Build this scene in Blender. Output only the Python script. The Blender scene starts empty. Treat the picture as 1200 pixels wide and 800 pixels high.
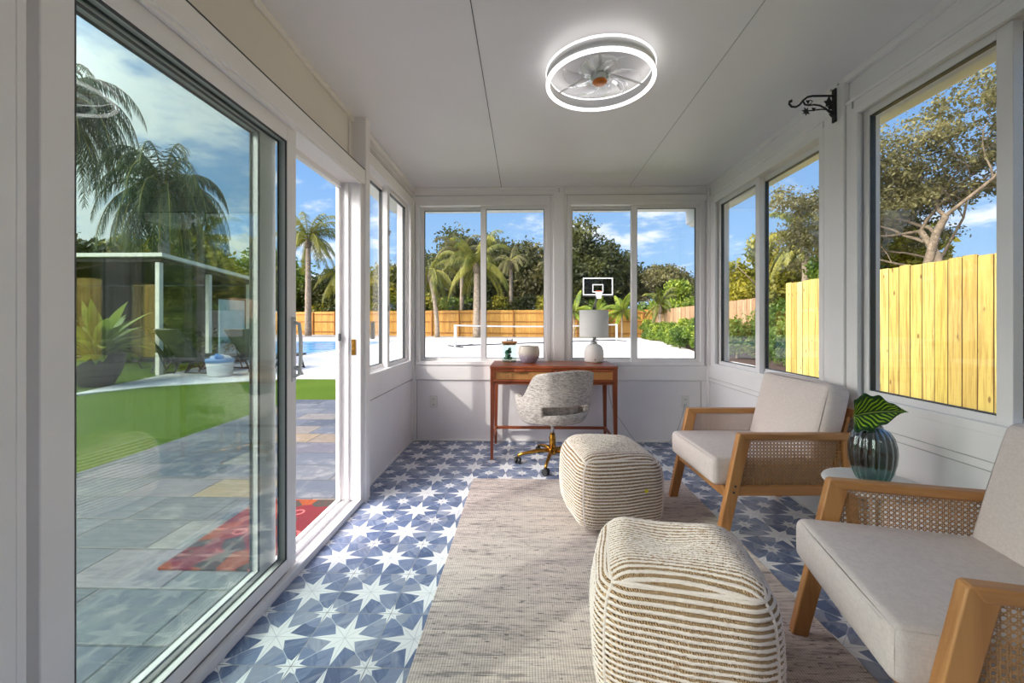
import bpy, bmesh, math, random
import numpy as np
from mathutils import Vector, Matrix, Euler
random.seed(7); np.random.seed(7)
PI = math.pi; R = math.radians
C = bpy.context.scene.collection
rnd = random.uniform

# ------------------------------------------------------------------ mesh builder
class MB:
    def __init__(s): s.v = []; s.f = []
    def add(s, vs, fs):
        o = len(s.v); s.v += [tuple(v) for v in vs]; s.f += [tuple(i + o for i in f) for f in fs]; return s
    def box(s, x0, y0, z0, x1, y1, z1, M=None):
        x0, x1 = min(x0, x1), max(x0, x1); y0, y1 = min(y0, y1), max(y0, y1); z0, z1 = min(z0, z1), max(z0, z1)
        v = [(x0,y0,z0),(x1,y0,z0),(x1,y1,z0),(x0,y1,z0),(x0,y0,z1),(x1,y0,z1),(x1,y1,z1),(x0,y1,z1)]
        if M is not None: v = [M @ Vector(p) for p in v]
        return s.add(v, [(0,3,2,1),(4,5,6,7),(0,1,5,4),(1,2,6,5),(2,3,7,6),(3,0,4,7)])
    def beam(s, a, b, w, h, up=(0,0,1)):
        a, b = Vector(a), Vector(b); d = (b - a); L = d.length; d.normalize()
        r = d.cross(Vector(up)); 
        if r.length < 1e-5: r = d.cross(Vector((1,0,0)))
        r.normalize(); u = r.cross(d)
        v = []
        for p in (a, b):
            for sx, sy in ((-1,-1),(1,-1),(1,1),(-1,1)): v.append(p + r*sx*w/2 + u*sy*h/2)
        return s.add(v, [(0,1,2,3),(7,6,5,4),(0,4,5,1),(1,5,6,2),(2,6,7,3),(3,7,4,0)])
    def prism(s, poly, lo, hi, axis='z'):
        n = len(poly); v = []
        for t in (lo, hi):
            for a, b in poly:
                v.append((a,b,t) if axis == 'z' else ((a,t,b) if axis == 'y' else (t,a,b)))
        f = [tuple(range(n))[::-1], tuple(range(n, 2*n))]
        f += [(i, (i+1) % n, n + (i+1) % n, n + i) for i in range(n)]
        return s.add(v, f)
    def tube(s, pts, r, seg=8, cap=True, close=False):
        pts = [Vector(p) for p in pts]; n = len(pts)
        rs = r if isinstance(r, (list, tuple)) else [r]*n
        v = []; prev = None
        for i, p in enumerate(pts):
            if close: t = pts[(i+1) % n] - pts[i-1]
            elif i == 0: t = pts[1] - p
            elif i == n-1: t = p - pts[i-1]
            else: t = pts[i+1] - pts[i-1]
            t.normalize()
            if prev is None:
                q = t.cross(Vector((0,0,1)))
                if q.length < 1e-3: q = t.cross(Vector((1,0,0)))
            else: q = prev - t * prev.dot(t)
            q.normalize(); prev = q; w = t.cross(q)
            for k in range(seg):
                a = 2*PI*k/seg; v.append(p + (q*math.cos(a) + w*math.sin(a))*rs[i])
        f = []
        for i in range(n if close else n-1):
            for k in range(seg):
                a = i*seg + k; b = i*seg + (k+1) % seg; j = (i+1) % n
                f.append((a, b, j*seg + (k+1) % seg, j*seg + k))
        if cap and not close: f += [tuple(range(seg))[::-1], tuple((n-1)*seg + k for k in range(seg))]
        return s.add(v, f)
    def lathe(s, prof, c=(0,0,0), seg=32, rib=None):
        v = []; f = []; n = len(prof)
        for (r, z) in prof:
            for k in range(seg):
                a = 2*PI*k/seg; rr = r*(rib(a, z) if rib else 1)
                v.append((c[0] + rr*math.cos(a), c[1] + rr*math.sin(a), c[2] + z))
        for i in range(n-1):
            for k in range(seg):
                f.append((i*seg + k, i*seg + (k+1) % seg, (i+1)*seg + (k+1) % seg, (i+1)*seg + k))
        if prof[0] == prof[-1]: return s.add(v, f)
        if prof[0][0] > 1e-4: f.append(tuple(range(seg))[::-1])
        if prof[-1][0] > 1e-4: f.append(tuple((n-1)*seg + k for k in range(seg)))
        return s.add(v, f)
    def cyl(s, a, b, r, seg=16): return s.tube([a, b], r, seg)
    def build(s, name, m, parent=None, smooth=False, bevel=0, seg=2, loc=None, weld=False):
        me = bpy.data.meshes.new(name); me.from_pydata(s.v, [], s.f)
        if weld:
            bm = bmesh.new(); bm.from_mesh(me); bmesh.ops.remove_doubles(bm, verts=bm.verts, dist=1e-5); bm.to_mesh(me); bm.free()
        bm = bmesh.new(); bm.from_mesh(me); bmesh.ops.recalc_face_normals(bm, faces=bm.faces); bm.to_mesh(me); bm.free()
        me.update()
        o = bpy.data.objects.new(name, me); C.objects.link(o)
        if m: me.materials.append(m)
        if smooth: me.shade_smooth()
        if bevel:
            b = o.modifiers.new('bevel', 'BEVEL'); b.width = bevel; b.segments = seg; b.limit_method = 'ANGLE'; b.angle_limit = R(35)
            if smooth is False and seg > 1:
                me.shade_smooth()
                try: me.set_sharp_from_angle(angle=R(40))
                except Exception: pass
        if parent: o.parent = parent
        if loc: o.location = loc
        return o

def npmesh(name, V, F, m, parent=None, smooth=False):
    """V (n,3) array, F (k,4) or (k,3) array"""
    me = bpy.data.meshes.new(name); V = np.asarray(V, dtype=np.float32); F = np.asarray(F, dtype=np.int32)
    k, q = F.shape
    me.vertices.add(len(V)); me.vertices.foreach_set('co', V.ravel())
    me.loops.add(k*q); me.loops.foreach_set('vertex_index', F.ravel())
    me.polygons.add(k); me.polygons.foreach_set('loop_start', np.arange(0, k*q, q, dtype=np.int32))
    me.polygons.foreach_set('loop_total', np.full(k, q, dtype=np.int32))
    me.update(calc_edges=True); me.validate()
    if smooth: me.shade_smooth()
    me.materials.append(m)
    o = bpy.data.objects.new(name, me); C.objects.link(o)
    if parent: o.parent = parent
    return o

def empty(name, loc=(0,0,0), rz=0):
    o = bpy.data.objects.new(name, None); C.objects.link(o); o.location = loc; o.rotation_euler = (0,0,rz)
    o.empty_display_size = .1
    return o
def tag(o, label=None, cat=None, group=None, kind=None):
    if label: o['label'] = label
    if cat: o['category'] = cat
    if group: o['group'] = group
    if kind: o['kind'] = kind
    return o
def struct(o, label=None):
    o['kind'] = 'structure'
    if label: o['label'] = label
    return o
def copy_tree(o, parent=None):
    c = o.copy(); C.objects.link(c)
    if parent: c.parent = parent
    for ch in [k for k in bpy.data.objects if k.parent == o and k != c]:
        copy_tree(ch, c)
    return c
def subsurf(o, n=2):
    m = o.modifiers.new('sub', 'SUBSURF'); m.levels = n; m.render_levels = n; return o

# ------------------------------------------------------------------ node DSL
class S:
    def __init__(s, nt, sock): s.nt = nt; s.s = sock
    def _m(s, op, *a):
        n = s.nt.nodes.new('ShaderNodeMath'); n.operation = op
        for i, x in enumerate((s,) + a):
            if isinstance(x, S): s.nt.links.new(x.s, n.inputs[i])
            else: n.inputs[i].default_value = x
        return S(s.nt, n.outputs[0])
    def __add__(s, o): return s._m('ADD', o)
    def __radd__(s, o): return s._m('ADD', o)
    def __sub__(s, o): return s._m('SUBTRACT', o)
    def __rsub__(s, o): return (s*-1)._m('ADD', o)
    def __mul__(s, o): return s._m('MULTIPLY', o)
    def __rmul__(s, o): return s._m('MULTIPLY', o)
    def __truediv__(s, o): return s._m('DIVIDE', o)
    def abs(s): return s._m('ABSOLUTE')
    def floor(s): return s._m('FLOOR')
    def fract(s): return s._m('FRACT')
    def sin(s): return s._m('SINE')
    def mn(s, o): return s._m('MINIMUM', o)
    def mx(s, o): return s._m('MAXIMUM', o)
    def lt(s, o): return s._m('LESS_THAN', o)
    def gt(s, o): return s._m('GREATER_THAN', o)
    def pow(s, o): return s._m('POWER', o)
    def sqrt(s): return s._m('SQRT')
    def step(s, lo, hi):           # smooth 0..1 between lo and hi
        n = s.nt.nodes.new('ShaderNodeMapRange'); n.interpolation_type = 'SMOOTHSTEP'
        s.nt.links.new(s.s, n.inputs[0]); n.inputs[1].default_value = lo; n.inputs[2].default_value = hi
        return S(s.nt, n.outputs[0])
class Mat:
    def __init__(s, name):
        s.m = bpy.data.materials.new(name); s.m.use_nodes = True; s.nt = s.m.node_tree; s.N = s.nt.nodes; s.L = s.nt.links
        s.bs = s.N['Principled BSDF']; s.out = s.N['Material Output']
    def co(s, kind='Object'):
        t = s.N.new('ShaderNodeTexCoord'); return t.outputs[kind]
    def xyz(s, kind='Object', vec=None):
        n = s.N.new('ShaderNodeSeparateXYZ'); s.L.new(vec if vec is not None else s.co(kind), n.inputs[0])
        return [S(s.nt, n.outputs[i]) for i in range(3)]
    def vec(s, x, y, z=0.0):
        n = s.N.new('ShaderNodeCombineXYZ')
        for i, a in enumerate((x, y, z)):
            if isinstance(a, S): s.L.new(a.s, n.inputs[i])
            else: n.inputs[i].default_value = a
        return n.outputs[0]
    def noise(s, vec=None, scale=5, detail=3, rough=.5, dist=0, color=False):
        n = s.N.new('ShaderNodeTexNoise'); n.inputs['Scale'].default_value = scale; n.inputs['Detail'].default_value = detail
        n.inputs['Roughness'].default_value = rough; n.inputs['Distortion'].default_value = dist
        s.L.new(vec if vec is not None else s.co(), n.inputs['Vector'])
        return S(s.nt, n.outputs[1 if color else 0])
    def vor(s, vec=None, scale=5, feature='F1', out='Distance'):
        n = s.N.new('ShaderNodeTexVoronoi'); n.feature = feature; n.inputs['Scale'].default_value = scale
        s.L.new(vec if vec is not None else s.co(), n.inputs['Vector'])
        return S(s.nt, n.outputs[out])
    def hash(s, x, y, z=0.0):
        n = s.N.new('ShaderNodeTexWhiteNoise'); n.noise_dimensions = '3D'; s.L.new(s.vec(x, y, z), n.inputs[0])
        return S(s.nt, n.outputs[0])
    def mix(s, f, a, b):
        n = s.N.new('ShaderNodeMix'); n.data_type = 'RGBA'; n.clamp_factor = True
        for k, x in ((0, f), (6, a), (7, b)):
            if isinstance(x, S): s.L.new(x.s, n.inputs[k])
            elif isinstance(x, (tuple, list)): n.inputs[k].default_value = tuple(x)[:3] + (1,)
            else: n.inputs[k].default_value = x
        return S(s.nt, n.outputs[2])
    def ramp(s, f, stops, const=False):
        n = s.N.new('ShaderNodeValToRGB'); s.L.new(f.s, n.inputs[0]); cr = n.color_ramp
        if const: cr.interpolation = 'CONSTANT'
        while len(cr.elements) < len(stops): cr.elements.new(.5)
        for e, (p, c) in zip(cr.elements, stops): e.position = p; e.color = tuple(c)[:3] + (1,)
        return S(s.nt, n.outputs[0])
    def set(s, col=None, rough=None, metal=None, spec=None, **kw):
        def put(k, v):
            if isinstance(v, S): s.L.new(v.s, s.bs.inputs[k])
            else:
                if isinstance(v, (tuple, list)): v = tuple(v)[:3] + (1,)
                s.bs.inputs[k].default_value = v
        if col is not None: put('Base Color', col)
        if rough is not None: put('Roughness', rough)
        if metal is not None: put('Metallic', metal)
        if spec is not None: put('Specular IOR Level', spec)
        for k, v in kw.items(): put(k, v)
        return s
    def bump(s, h, strength=.3, dist=.01):
        n = s.N.new('ShaderNodeBump'); n.inputs['Strength'].default_value = strength; n.inputs['Distance'].default_value = dist
        s.L.new(h.s, n.inputs['Height']); s.L.new(n.outputs[0], s.bs.inputs['Normal']); return s
def srgb(r, g, b):
    f = lambda c: (c/12.92 if c <= .04045 else ((c+.055)/1.055)**2.4)
    return (f(r/255), f(g/255), f(b/255))
def pm(name, c, var=.06, scale=8, rough=.5, bump=0, metal=0, bscale=60, bdist=.002, **kw):
    """plain procedural material: colour with soft noise variation"""
    m = Mat(name); n = m.noise(scale=scale, detail=4)
    a = tuple(x*(1-var) for x in c); b = tuple(min(1, x*(1+var)) for x in c)
    m.set(m.mix(n.step(.3, .7), a, b), rough, metal, **kw)
    if bump: m.bump(m.noise(scale=bscale, detail=3), bump, bdist)
    return m.m
def wood(name, c1, c2, axis=0, scale=1, rough=.45):
    m = Mat(name); x, y, z = m.xyz()
    a = [x, y, z]; sc = [18*scale]*3; sc[axis] = 1.6*scale
    v = m.vec(a[0]*sc[0], a[1]*sc[1], a[2]*sc[2])
    n = m.noise(v, 1.0, 4, .6, .8); g = m.noise(v, 6.0, 2, .5)
    m.set(m.mix(n.step(.3, .72)*.8 + g*.2, c1, c2), rough); m.bump(g, .08, .001); return m.m
def glass_mat(name, tint=(.93,.97,.95), ior=1.5, refl=1.0, rough=0.0):
    """architectural glass: clear transmission plus fresnel mirror reflection"""
    m = Mat(name); m.N.remove(m.bs)
    t = m.N.new('ShaderNodeBsdfTransparent'); t.inputs[0].default_value = tint + (1,)
    g = m.N.new('ShaderNodeBsdfGlossy'); g.inputs['Roughness'].default_value = rough; g.inputs[0].default_value = (1,1,1,1)
    f = m.N.new('ShaderNodeFresnel'); ge = m.N.new('ShaderNodeNewGeometry')
    bf = S(m.nt, ge.outputs['Backfacing'])                     # same reflectance on both faces of the pane
    m.L.new((bf*(1/ior - ior) + ior).s, f.inputs[0])
    x = m.N.new('ShaderNodeMath'); x.operation = 'MULTIPLY'; x.inputs[1].default_value = refl
    k = m.N.new('ShaderNodeMixShader')
    m.L.new(f.outputs[0], x.inputs[0]); m.L.new(x.outputs[0], k.inputs[0]); m.L.new(t.outputs[0], k.inputs[1]); m.L.new(g.outputs[0], k.inputs[2])
    m.L.new(k.outputs[0], m.out.inputs[0]); return m.m
def leafmat(name, c1, c2, scale=1.2, trans=.35):
    m = Mat(name); n = m.noise(scale=scale, detail=3); col = m.mix(n.step(.35, .65), c1, c2)
    m.set(col, .55)
    t = m.N.new('ShaderNodeBsdfTranslucent'); m.L.new(col.s, t.inputs[0])
    k = m.N.new('ShaderNodeMixShader'); k.inputs[0].default_value = trans
    m.L.new(m.bs.outputs[0], k.inputs[1]); m.L.new(t.outputs[0], k.inputs[2]); m.L.new(k.outputs[0], m.out.inputs[0]); return m.m

# ------------------------------------------------------------------ materials
M = {}
M['vinyl'] = pm('white_vinyl', (.83,.81,.815), .02, 3, .38)
M['vinyl_warm'] = pm('warm_white_vinyl', (.80,.775,.75), .02, 3, .4)
M['wall'] = pm('white_wall_panel', (.82,.80,.82), .02, 2, .5, .05, bscale=120)
M['beige'] = pm('pale_beige_panel', (.76,.72,.67), .02, 3, .6)
M['ceil'] = pm('ceiling_panel', (.83,.81,.83), .015, 2, .45)
M['gasket'] = pm('dark_gasket', (.05,.055,.06), .1, 10, .5)
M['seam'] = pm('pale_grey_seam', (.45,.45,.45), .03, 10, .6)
M['alu'] = pm('grey_aluminium', (.42,.43,.44), .05, 10, .4, metal=.6)
M['glass'] = glass_mat('window_glass', (.99,.995,.99), 1.45, .6)
M['doorglass'] = glass_mat('door_glass', (.865,.915,.89), 1.5, 1.1)
M['jarglass'] = glass_mat('jar_glass', (.90,.94,.93), 1.5, 1.3)
M['black'] = pm('black_iron', (.012,.012,.014), .1, 20, .5)
M['rubber'] = pm('black_plastic', (.02,.02,.022), .1, 20, .4)
M['brass'] = pm('brushed_gold', srgb(190,140,60), .05, 20, .25, metal=1.0)
M['chrome'] = pm('grey_chrome', (.55,.55,.56), .03, 20, .25, metal=1.0)
M['oak'] = wood('oak_frame', srgb(160,106,60), srgb(198,144,88), 0)
M['oak_z'] = wood('oak_upright', srgb(160,106,60), srgb(198,144,88), 2)
M['walnut'] = wood('reddish_walnut', srgb(128,62,34), srgb(160,86,50), 0, rough=.3)
M['walnut_z'] = wood('reddish_walnut_upright', srgb(118,54,30), srgb(150,76,44), 2, rough=.35)
M['cane'] = pm('woven_cane', srgb(176,132,86), .2, 90, .6)
M['desk_cane'] = pm('desk_cane', srgb(205,150,90), .15, 90, .6)
def fabric(name, c, var=.08):
    m = Mat(name); x, y, z = m.xyz(); 
    w = m.noise(m.vec(x*260, y*260, z*60), 1, 2) + m.noise(m.vec(x*60, y*60, z*260), 1, 2)
    big = m.noise(scale=5, detail=2)
    a = tuple(k*(1-var) for k in c); b = tuple(k*(1+var) for k in c)
    m.set(m.mix((w*.5).step(.35,.65)*.7 + big*.3, a, b), .9, spec=.15); m.bump(w, .15, .001); return m.m
M['linen'] = fabric('grey_linen', srgb(210,198,194))
M['ceramic'] = pm('matte_white_ceramic', (.74,.73,.71), .02, 12, .6)
M['whitetop'] = pm('white_lacquer', (.74,.74,.75), .02, 5, .35)
M['plate'] = pm('white_plastic', (.74,.73,.71), .01, 5, .4)

def floor_mat():
    m = Mat('star_tile'); T = .24265
    x, y, z = m.xyz()
    px = (x + .505)/T; py = (y - 1.296)/T
    ix = px.floor(); iy = py.floor(); fx = px.fract() - .5; fy = py.fract() - .5
    def star(ax, ay, Rl, Rd, r):
        mm = ax.mx(ay); nn = ax.mn(ay)
        vx, vy = r*math.cos(PI/8), r*math.sin(PI/8); dx = dy = Rd/math.sqrt(2)
        def side(x0, y0, x1, y1):   # >0 = inside (origin side)
            L = math.hypot(x1-x0, y1-y0); A = (y1-y0)/L; B = -(x1-x0)/L; Cc = -(A*x0 + B*y0)
            sg = 1 if Cc > 0 else -1
            return (mm*A + nn*B + Cc)*sg
        d1 = side(Rl, 0, vx, vy); d2 = side(vx, vy, dx, dy)
        sel = (nn - mm*math.tan(PI/8)).gt(0)
        d = d1*(1 - sel) + d2*sel
        return d, mm, nn
    ax, ay = fx.abs(), fy.abs()
    d, mm, nn = star(ax, ay, .485, .35, .178)
    cxx, cyy = .5 - ax, .5 - ay
    d2, m2, n2 = star(cxx, cyy, .235, .175, .098)
    big = d.step(-.004, .004); small = d2.step(-.004, .004)
    white = big.mx(small)
    # thin lines: inside stars along the points, links on the diagonals, arcs round the corners
    ln = nn.mn((mm - nn)*.707).mn((m2-n2)*.707 + (1-small)*9).mn(n2 + (1-small)*9)
    inline = (1 - ln.step(.003, .0055))*white
    diag = (1 - ((ax - ay).abs()*.707).step(.004, .008))*(1 - white)
    rc = (cxx*cxx + cyy*cyy).sqrt(); arc = (1 - (rc - .315).abs().step(.003, .007))*(1 - white)
    # blue pieces
    oc = fx.gt(0)*4 + fy.gt(0)*2 + (ax - ay).gt(0) + rc.gt(.315)*8
    h = m.hash(ix, iy, oc); h2 = m.hash(ix, iy, oc + 31)
    ca = x*.82 + y*.57; cb = x*-.57 + y*.82
    n1 = m.noise(m.vec(ca*42, cb*7, h*7), 1, 5, .6, 1.0); n2_ = m.noise(m.vec(ca*7, cb*42, h*7), 1, 5, .6, 1.0)
    sel = h2.gt(.5); st = n1*sel + n2_*(1 - sel)
    base = m.ramp(h, [(0, srgb(78,95,130)), (.3, srgb(100,117,153)), (.65, srgb(122,136,168)), (1, srgb(148,155,174))])
    col = m.mix(st.step(.5, .72)*.7, base, srgb(158,166,186)); col = m.mix(st.step(.48, .3)*.4, col, srgb(48,60,96))
    wh = m.mix(m.noise(scale=22, detail=3), srgb(226,228,234), srgb(240,240,242))
    col = m.mix(diag*.7, col, srgb(200,206,218))
    col = m.mix(white, col, wh)
    col = m.mix(inline*.6, col, srgb(165,168,178))
    gr = (.5 - ax).mn(.5 - ay); g = 1 - gr.step(.004, .008)
    col = m.mix(g, col, srgb(150,150,152))
    m.set(col, m.noise(scale=14, detail=2)*.25 + .22, spec=.5)
    m.bump(gr.step(.002, .012)*1 + st*.06, .35, .002)
    return m.m
M['tile'] = floor_mat()

def slate_mat():
    m = Mat('slate_flagstone'); x, y, z = m.xyz()
    row = ((y + .1)/.305).floor(); off = m.hash(row, 3.0)*.6
    u = (x + off)/.47; cell = u.floor(); fu = u.fract(); fv = ((y + .1)/.305).fract()
    big = m.hash((row*.5).floor(), cell)     # some merge
    h = m.hash(row, cell); h2 = m.hash(row, cell, 5.0)
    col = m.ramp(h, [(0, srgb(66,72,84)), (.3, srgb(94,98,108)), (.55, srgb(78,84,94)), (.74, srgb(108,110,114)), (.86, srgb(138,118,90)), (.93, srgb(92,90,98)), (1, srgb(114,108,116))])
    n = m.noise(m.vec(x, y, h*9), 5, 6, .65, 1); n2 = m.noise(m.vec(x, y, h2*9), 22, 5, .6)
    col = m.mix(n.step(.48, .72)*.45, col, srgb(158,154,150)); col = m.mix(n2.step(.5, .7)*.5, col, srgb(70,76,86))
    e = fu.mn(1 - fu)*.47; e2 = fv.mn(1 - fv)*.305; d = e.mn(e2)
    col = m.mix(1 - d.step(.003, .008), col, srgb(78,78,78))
    m.set(col, .55); m.bump(d.step(.002, .01) + n*.5 + n2*.3, .5, .008); return m.m
M['slate'] = slate_mat()

def rug_mat():
    m = Mat('heathered_flatweave'); x, y, z = m.xyz()
    # weft: long horizontal flecks, fine warp ribs
    rib = ((y*2*PI/.0052).sin())*.5 + .5; warp = ((x*2*PI/.009).sin())*.5 + .5
    f1 = m.noise(m.vec(x*14, (y/.0052).floor()*1.7), 1, 3, .6); f2 = m.noise(m.vec(x*3.2, (y/.0156).floor()*1.3 + 9), 1, 2, .5)
    big = m.noise(m.vec(x*.8, y*2.0), 1, 2)
    dark = (f1*.6 + f2*.4 + (big - .5)*.12)
    col = m.ramp(dark, [(.0, srgb(116,108,108)), (.38, srgb(156,146,144)), (.47, srgb(204,190,185)), (.6, srgb(224,210,203)), (1, srgb(232,219,212))])
    fl = m.noise(m.vec(x*26, (y/.0052).floor()*2.3 + 50), 1, 2)
    col = m.mix(fl.step(.62, .72)*.75, col, srgb(72,72,74))
    col = m.mix((warp.step(.0, .35)*-1 + 1)*.45, col, srgb(120,112,104))
    m.set(col, .95, spec=.1); m.bump(rib*.6 + warp*.5, .6, .002); return m.m
M['rug'] = rug_mat()

def pouf_mat():
    m = Mat('wool_and_jute_cord'); 
    a = m.N.new('ShaderNodeAttribute'); a.attribute_name = 'stripe'; st = S(m.nt, a.outputs['Fac'])
    x, y, z = m.xyz()
    n = m.noise(scale=260, detail=2); tw = m.noise(m.vec(x*120, y*120, z*420), 1, 2)
    tick = ((x + y)*(2*PI/.0064) + n*2.0).sin(); jute = m.mix(n.step(.3, .7), srgb(168,132,98), srgb(214,184,150)); jute = m.mix(tick.step(-.1, .7), jute, srgb(66,50,40)); wool = m.mix(tw, srgb(216,202,196), srgb(238,225,219))
    blot = m.noise(scale=16, detail=3).step(.72, .8)
    wool = m.mix(blot*.55, wool, srgb(170,130,92))
    m.set(m.mix(st.step(.42, .58), jute, wool), .95, spec=.1); m.bump(n + tw, .6, .003); return m.m
M['pouf'] = pouf_mat()

def tweed():
    m = Mat('grey_tweed'); x, y, z = m.xyz()
    n = m.noise(m.vec(x*60, y*60, z*330), 1, 3, .7); b = m.noise(m.vec(x*25, y*25, z*120), 1, 2)
    c = m.ramp(n*.65 + b*.35, [(.3, srgb(92,89,88)), (.43, srgb(148,142,138)), (.52, srgb(188,182,177)), (.7, srgb(216,210,204))])
    m.set(c, .95, spec=.1); m.bump(n, .4, .002); return m.m
M['tweed'] = tweed()

def fence_mat(name, lights, dark, knots=True, axis=0, board=.14, rough=.7):
    """boards along `axis`; colour changes board by board, grain runs up"""
    m = Mat(name); c = m.xyz(); a = c[axis]; z = c[2]
    b = (a/board); i = b.floor(); f = b.fract(); h = m.hash(i, 1.0)
    g = m.noise(m.vec(a*46, z*1.6, i*3.1), 1, 5, .6, .6); g2 = m.noise(m.vec(a*150, z*5, i*2.0), 1, 2)
    n = len(lights); col = m.ramp(h, [(k/max(1, n-1), lights[k]) for k in range(n)])
    col = m.mix(g.step(.42, .70)*.8, col, dark); col = m.mix(g2.step(.5, .8)*.3, col, dark)
    if knots:
        k = m.vor(m.vec(a*9, z*3.6, i*.37), 1.0); kn = 1 - k.step(.07, .15); col = m.mix(kn*.8, col, srgb(96,54,22))
    e = f.mn(1 - f); col = m.mix(1 - e.step(.02, .05), col, tuple(q*.35 for q in dark))
    m.set(col, rough); m.bump(g, .3, .004); return m.m
M['fence_near0'] = fence_mat('new_pine_boards', [srgb(228,196,116), srgb(240,214,140), srgb(222,184,104), srgb(244,222,156)], srgb(196,146,70), axis=1)
M['fence_back'] = fence_mat('golden_pine_boards', [srgb(196,146,62), srgb(212,164,78), srgb(184,134,56)], srgb(148,92,34), False)
M['fence_rail'] = pm('golden_pine_rail', srgb(150,98,38), .15, 3, .75)
M['fence_old'] = fence_mat('weathered_cedar_boards', [srgb(206,176,140), srgb(180,148,112), srgb(220,194,160), srgb(196,160,122)], srgb(128,96,70), False, axis=1, board=.15)

def grass_mat():
    m = Mat('turf'); n = m.noise(scale=90, detail=4, rough=.7); b = m.noise(scale=1.1, detail=3); s = m.noise(scale=400, detail=2)
    c = m.mix(n.step(.3, .7), srgb(62,98,20), srgb(124,154,36)); c = m.mix(b.step(.4, .7)*.35, c, srgb(124,150,48))
    m.set(c, .8, spec=.15); m.bump(n + s, .9, .03); return m.m
M['grass'] = grass_mat()
M['soil'] = pm('brown_soil', srgb(96,84,66), .25, 3, .95, .5, bscale=30, bdist=.02)
M['mulch'] = pm('dark_mulch', srgb(74,54,44), .35, 60, .95, .8, bscale=60, bdist=.03)
M['deckstone'] = pm('pale_concrete', srgb(214,212,208), .035, 2, .85, .3, bscale=50, bdist=.003)
M['gravel'] = pm('grey_gravel', srgb(168,164,158), .2, 40, .95, .8, bscale=60, bdist=.02)
M['coping'] = pm('pool_coping', srgb(150,170,186), .1, 6, .7)
M['stucco'] = pm('pale_stucco', srgb(214,210,200), .04, 4, .85, .3, bscale=80)
M['shingle'] = pm('grey_roofing', srgb(150,150,148), .15, 6, .8, .4)
M['charcoal'] = pm('charcoal_frame', (.03,.028,.026), .1, 20, .45)
M['mesh'] = pm('dark_sling_mesh', (.05,.05,.045), .15, 200, .7)
M['bark'] = pm('oak_bark', srgb(118,104,86), .3, 9, .9, .8, bscale=20, bdist=.03)
M['palmtrunk'] = pm('palm_trunk', srgb(156,140,122), .25, 5, .9, .7, bscale=12, bdist=.03)
M['l_dark'] = leafmat('dark_evergreen_leaves', srgb(54,62,30), srgb(96,100,48), .5)
M['l_olive'] = leafmat('olive_oak_leaves', srgb(84,82,46), srgb(128,122,74), .6)
M['l_gold'] = leafmat('golden_green_leaves', srgb(104,110,30), srgb(170,160,50), .7)
M['l_green'] = leafmat('fresh_green_leaves', srgb(70,100,30), srgb(128,146,48), .8)
M['l_lime'] = leafmat('lime_green_leaves', srgb(92,120,28), srgb(158,172,54), 1.5)
M['l_palm'] = leafmat('palm_frond_green', srgb(84,96,34), srgb(150,146,56), .5)
M['l_palmdark'] = leafmat('deep_green_frond', srgb(40,62,34), srgb(78,98,50), .5)
# ================================================================== ROOM
YB = 3.79; XL = -1.045; XR = 1.675; YF = -2.9
def zc(y): return 2.335 + .017*(YB - y)          # ceiling falls gently towards the far wall
# floor
b = MB(); b.box(-1.13, YF, -.16, XR + .12, YB + .1, 0); struct(b.build('floor', M['tile']), 'blue and white star patterned tile floor')
# ceiling : sloped slab
b = MB()
pts = [(YF - .3, zc(YF - .3)), (YB + .5, zc(YB + .5)), (YB + .5, zc(YB + .5) + .09), (YF - .3, zc(YF - .3) + .09)]
b.prism(pts, -1.5, XR + .2, 'x'); struct(b.build('ceiling', M['ceil']), 'smooth white insulated panel ceiling')
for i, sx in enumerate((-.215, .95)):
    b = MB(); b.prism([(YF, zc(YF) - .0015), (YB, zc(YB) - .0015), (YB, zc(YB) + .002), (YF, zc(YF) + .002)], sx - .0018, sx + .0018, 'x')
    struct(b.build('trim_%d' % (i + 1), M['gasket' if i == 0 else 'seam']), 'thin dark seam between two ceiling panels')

def top(y): return zc(y) + .01
# back wall
b = MB()
b.box(-1.16, YB, -.16, XR + .12, YB + .10, .70)
b.box(-1.16, YB, 2.205, XR + .12, YB + .10, 2.335)
b.box(-1.16, YB, .70, -1.005, YB + .10, 2.205); b.box(.235, YB, .70, .385, YB + .10, 2.205); b.box(1.625, YB, .70, XR + .12, YB + .10, 2.205)
struct(b.build('wall_back', M['wall']), 'white panelled end wall under the garden windows')
# left wall beyond the door
b = MB()
b.box(-1.16, 2.56, -.16, XL, YB, .715); b.box(-1.16, 2.56, 2.18, XL, YB, 2.34); b.box(-1.16, 2.56, .715, XL, 2.665, 2.18); b.box(-1.16, 3.705, .715, XL, YB, 2.18)
struct(b.build('wall_left', M['wall']), 'white knee wall left of the desk')
# panel above the door and near end of left wall
b = MB(); b.prism([(YF, 2.02), (2.5, 2.02), (2.5, top(2.5)), (YF, top(YF))], -1.15, -1.06, 'x')
b.box(-1.15, .60, 0, -1.02, .70, 2.02); b.box(-1.15, YF, 0, -1.02, -1.6, 2.02)
struct(b.build('wall_left_header', M['beige']), 'pale beige panel above the sliding door')
# right wall
b = MB()
b.box(XR, YF, -.16, XR + .12, YB, .70)
b.box(XR, 3.66, .70, XR + .12, YB, 2.175); b.box(XR, 2.125, .70, XR + .12, 2.325, 2.175); b.box(XR, .73, .70, XR + .12, .865, 2.175); b.box(XR, -.66, .70, XR + .12, -.50, 2.175); b.box(XR, YF, .70, XR + .12, -1.90, 2.175)
b.prism([(YF, 2.175), (YB, 2.175), (YB, top(YB)), (YF, top(YF))], XR, XR + .12, 'x')
struct(b.build('wall_right', M['wall']), 'white panelled wall behind the armchairs')
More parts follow.
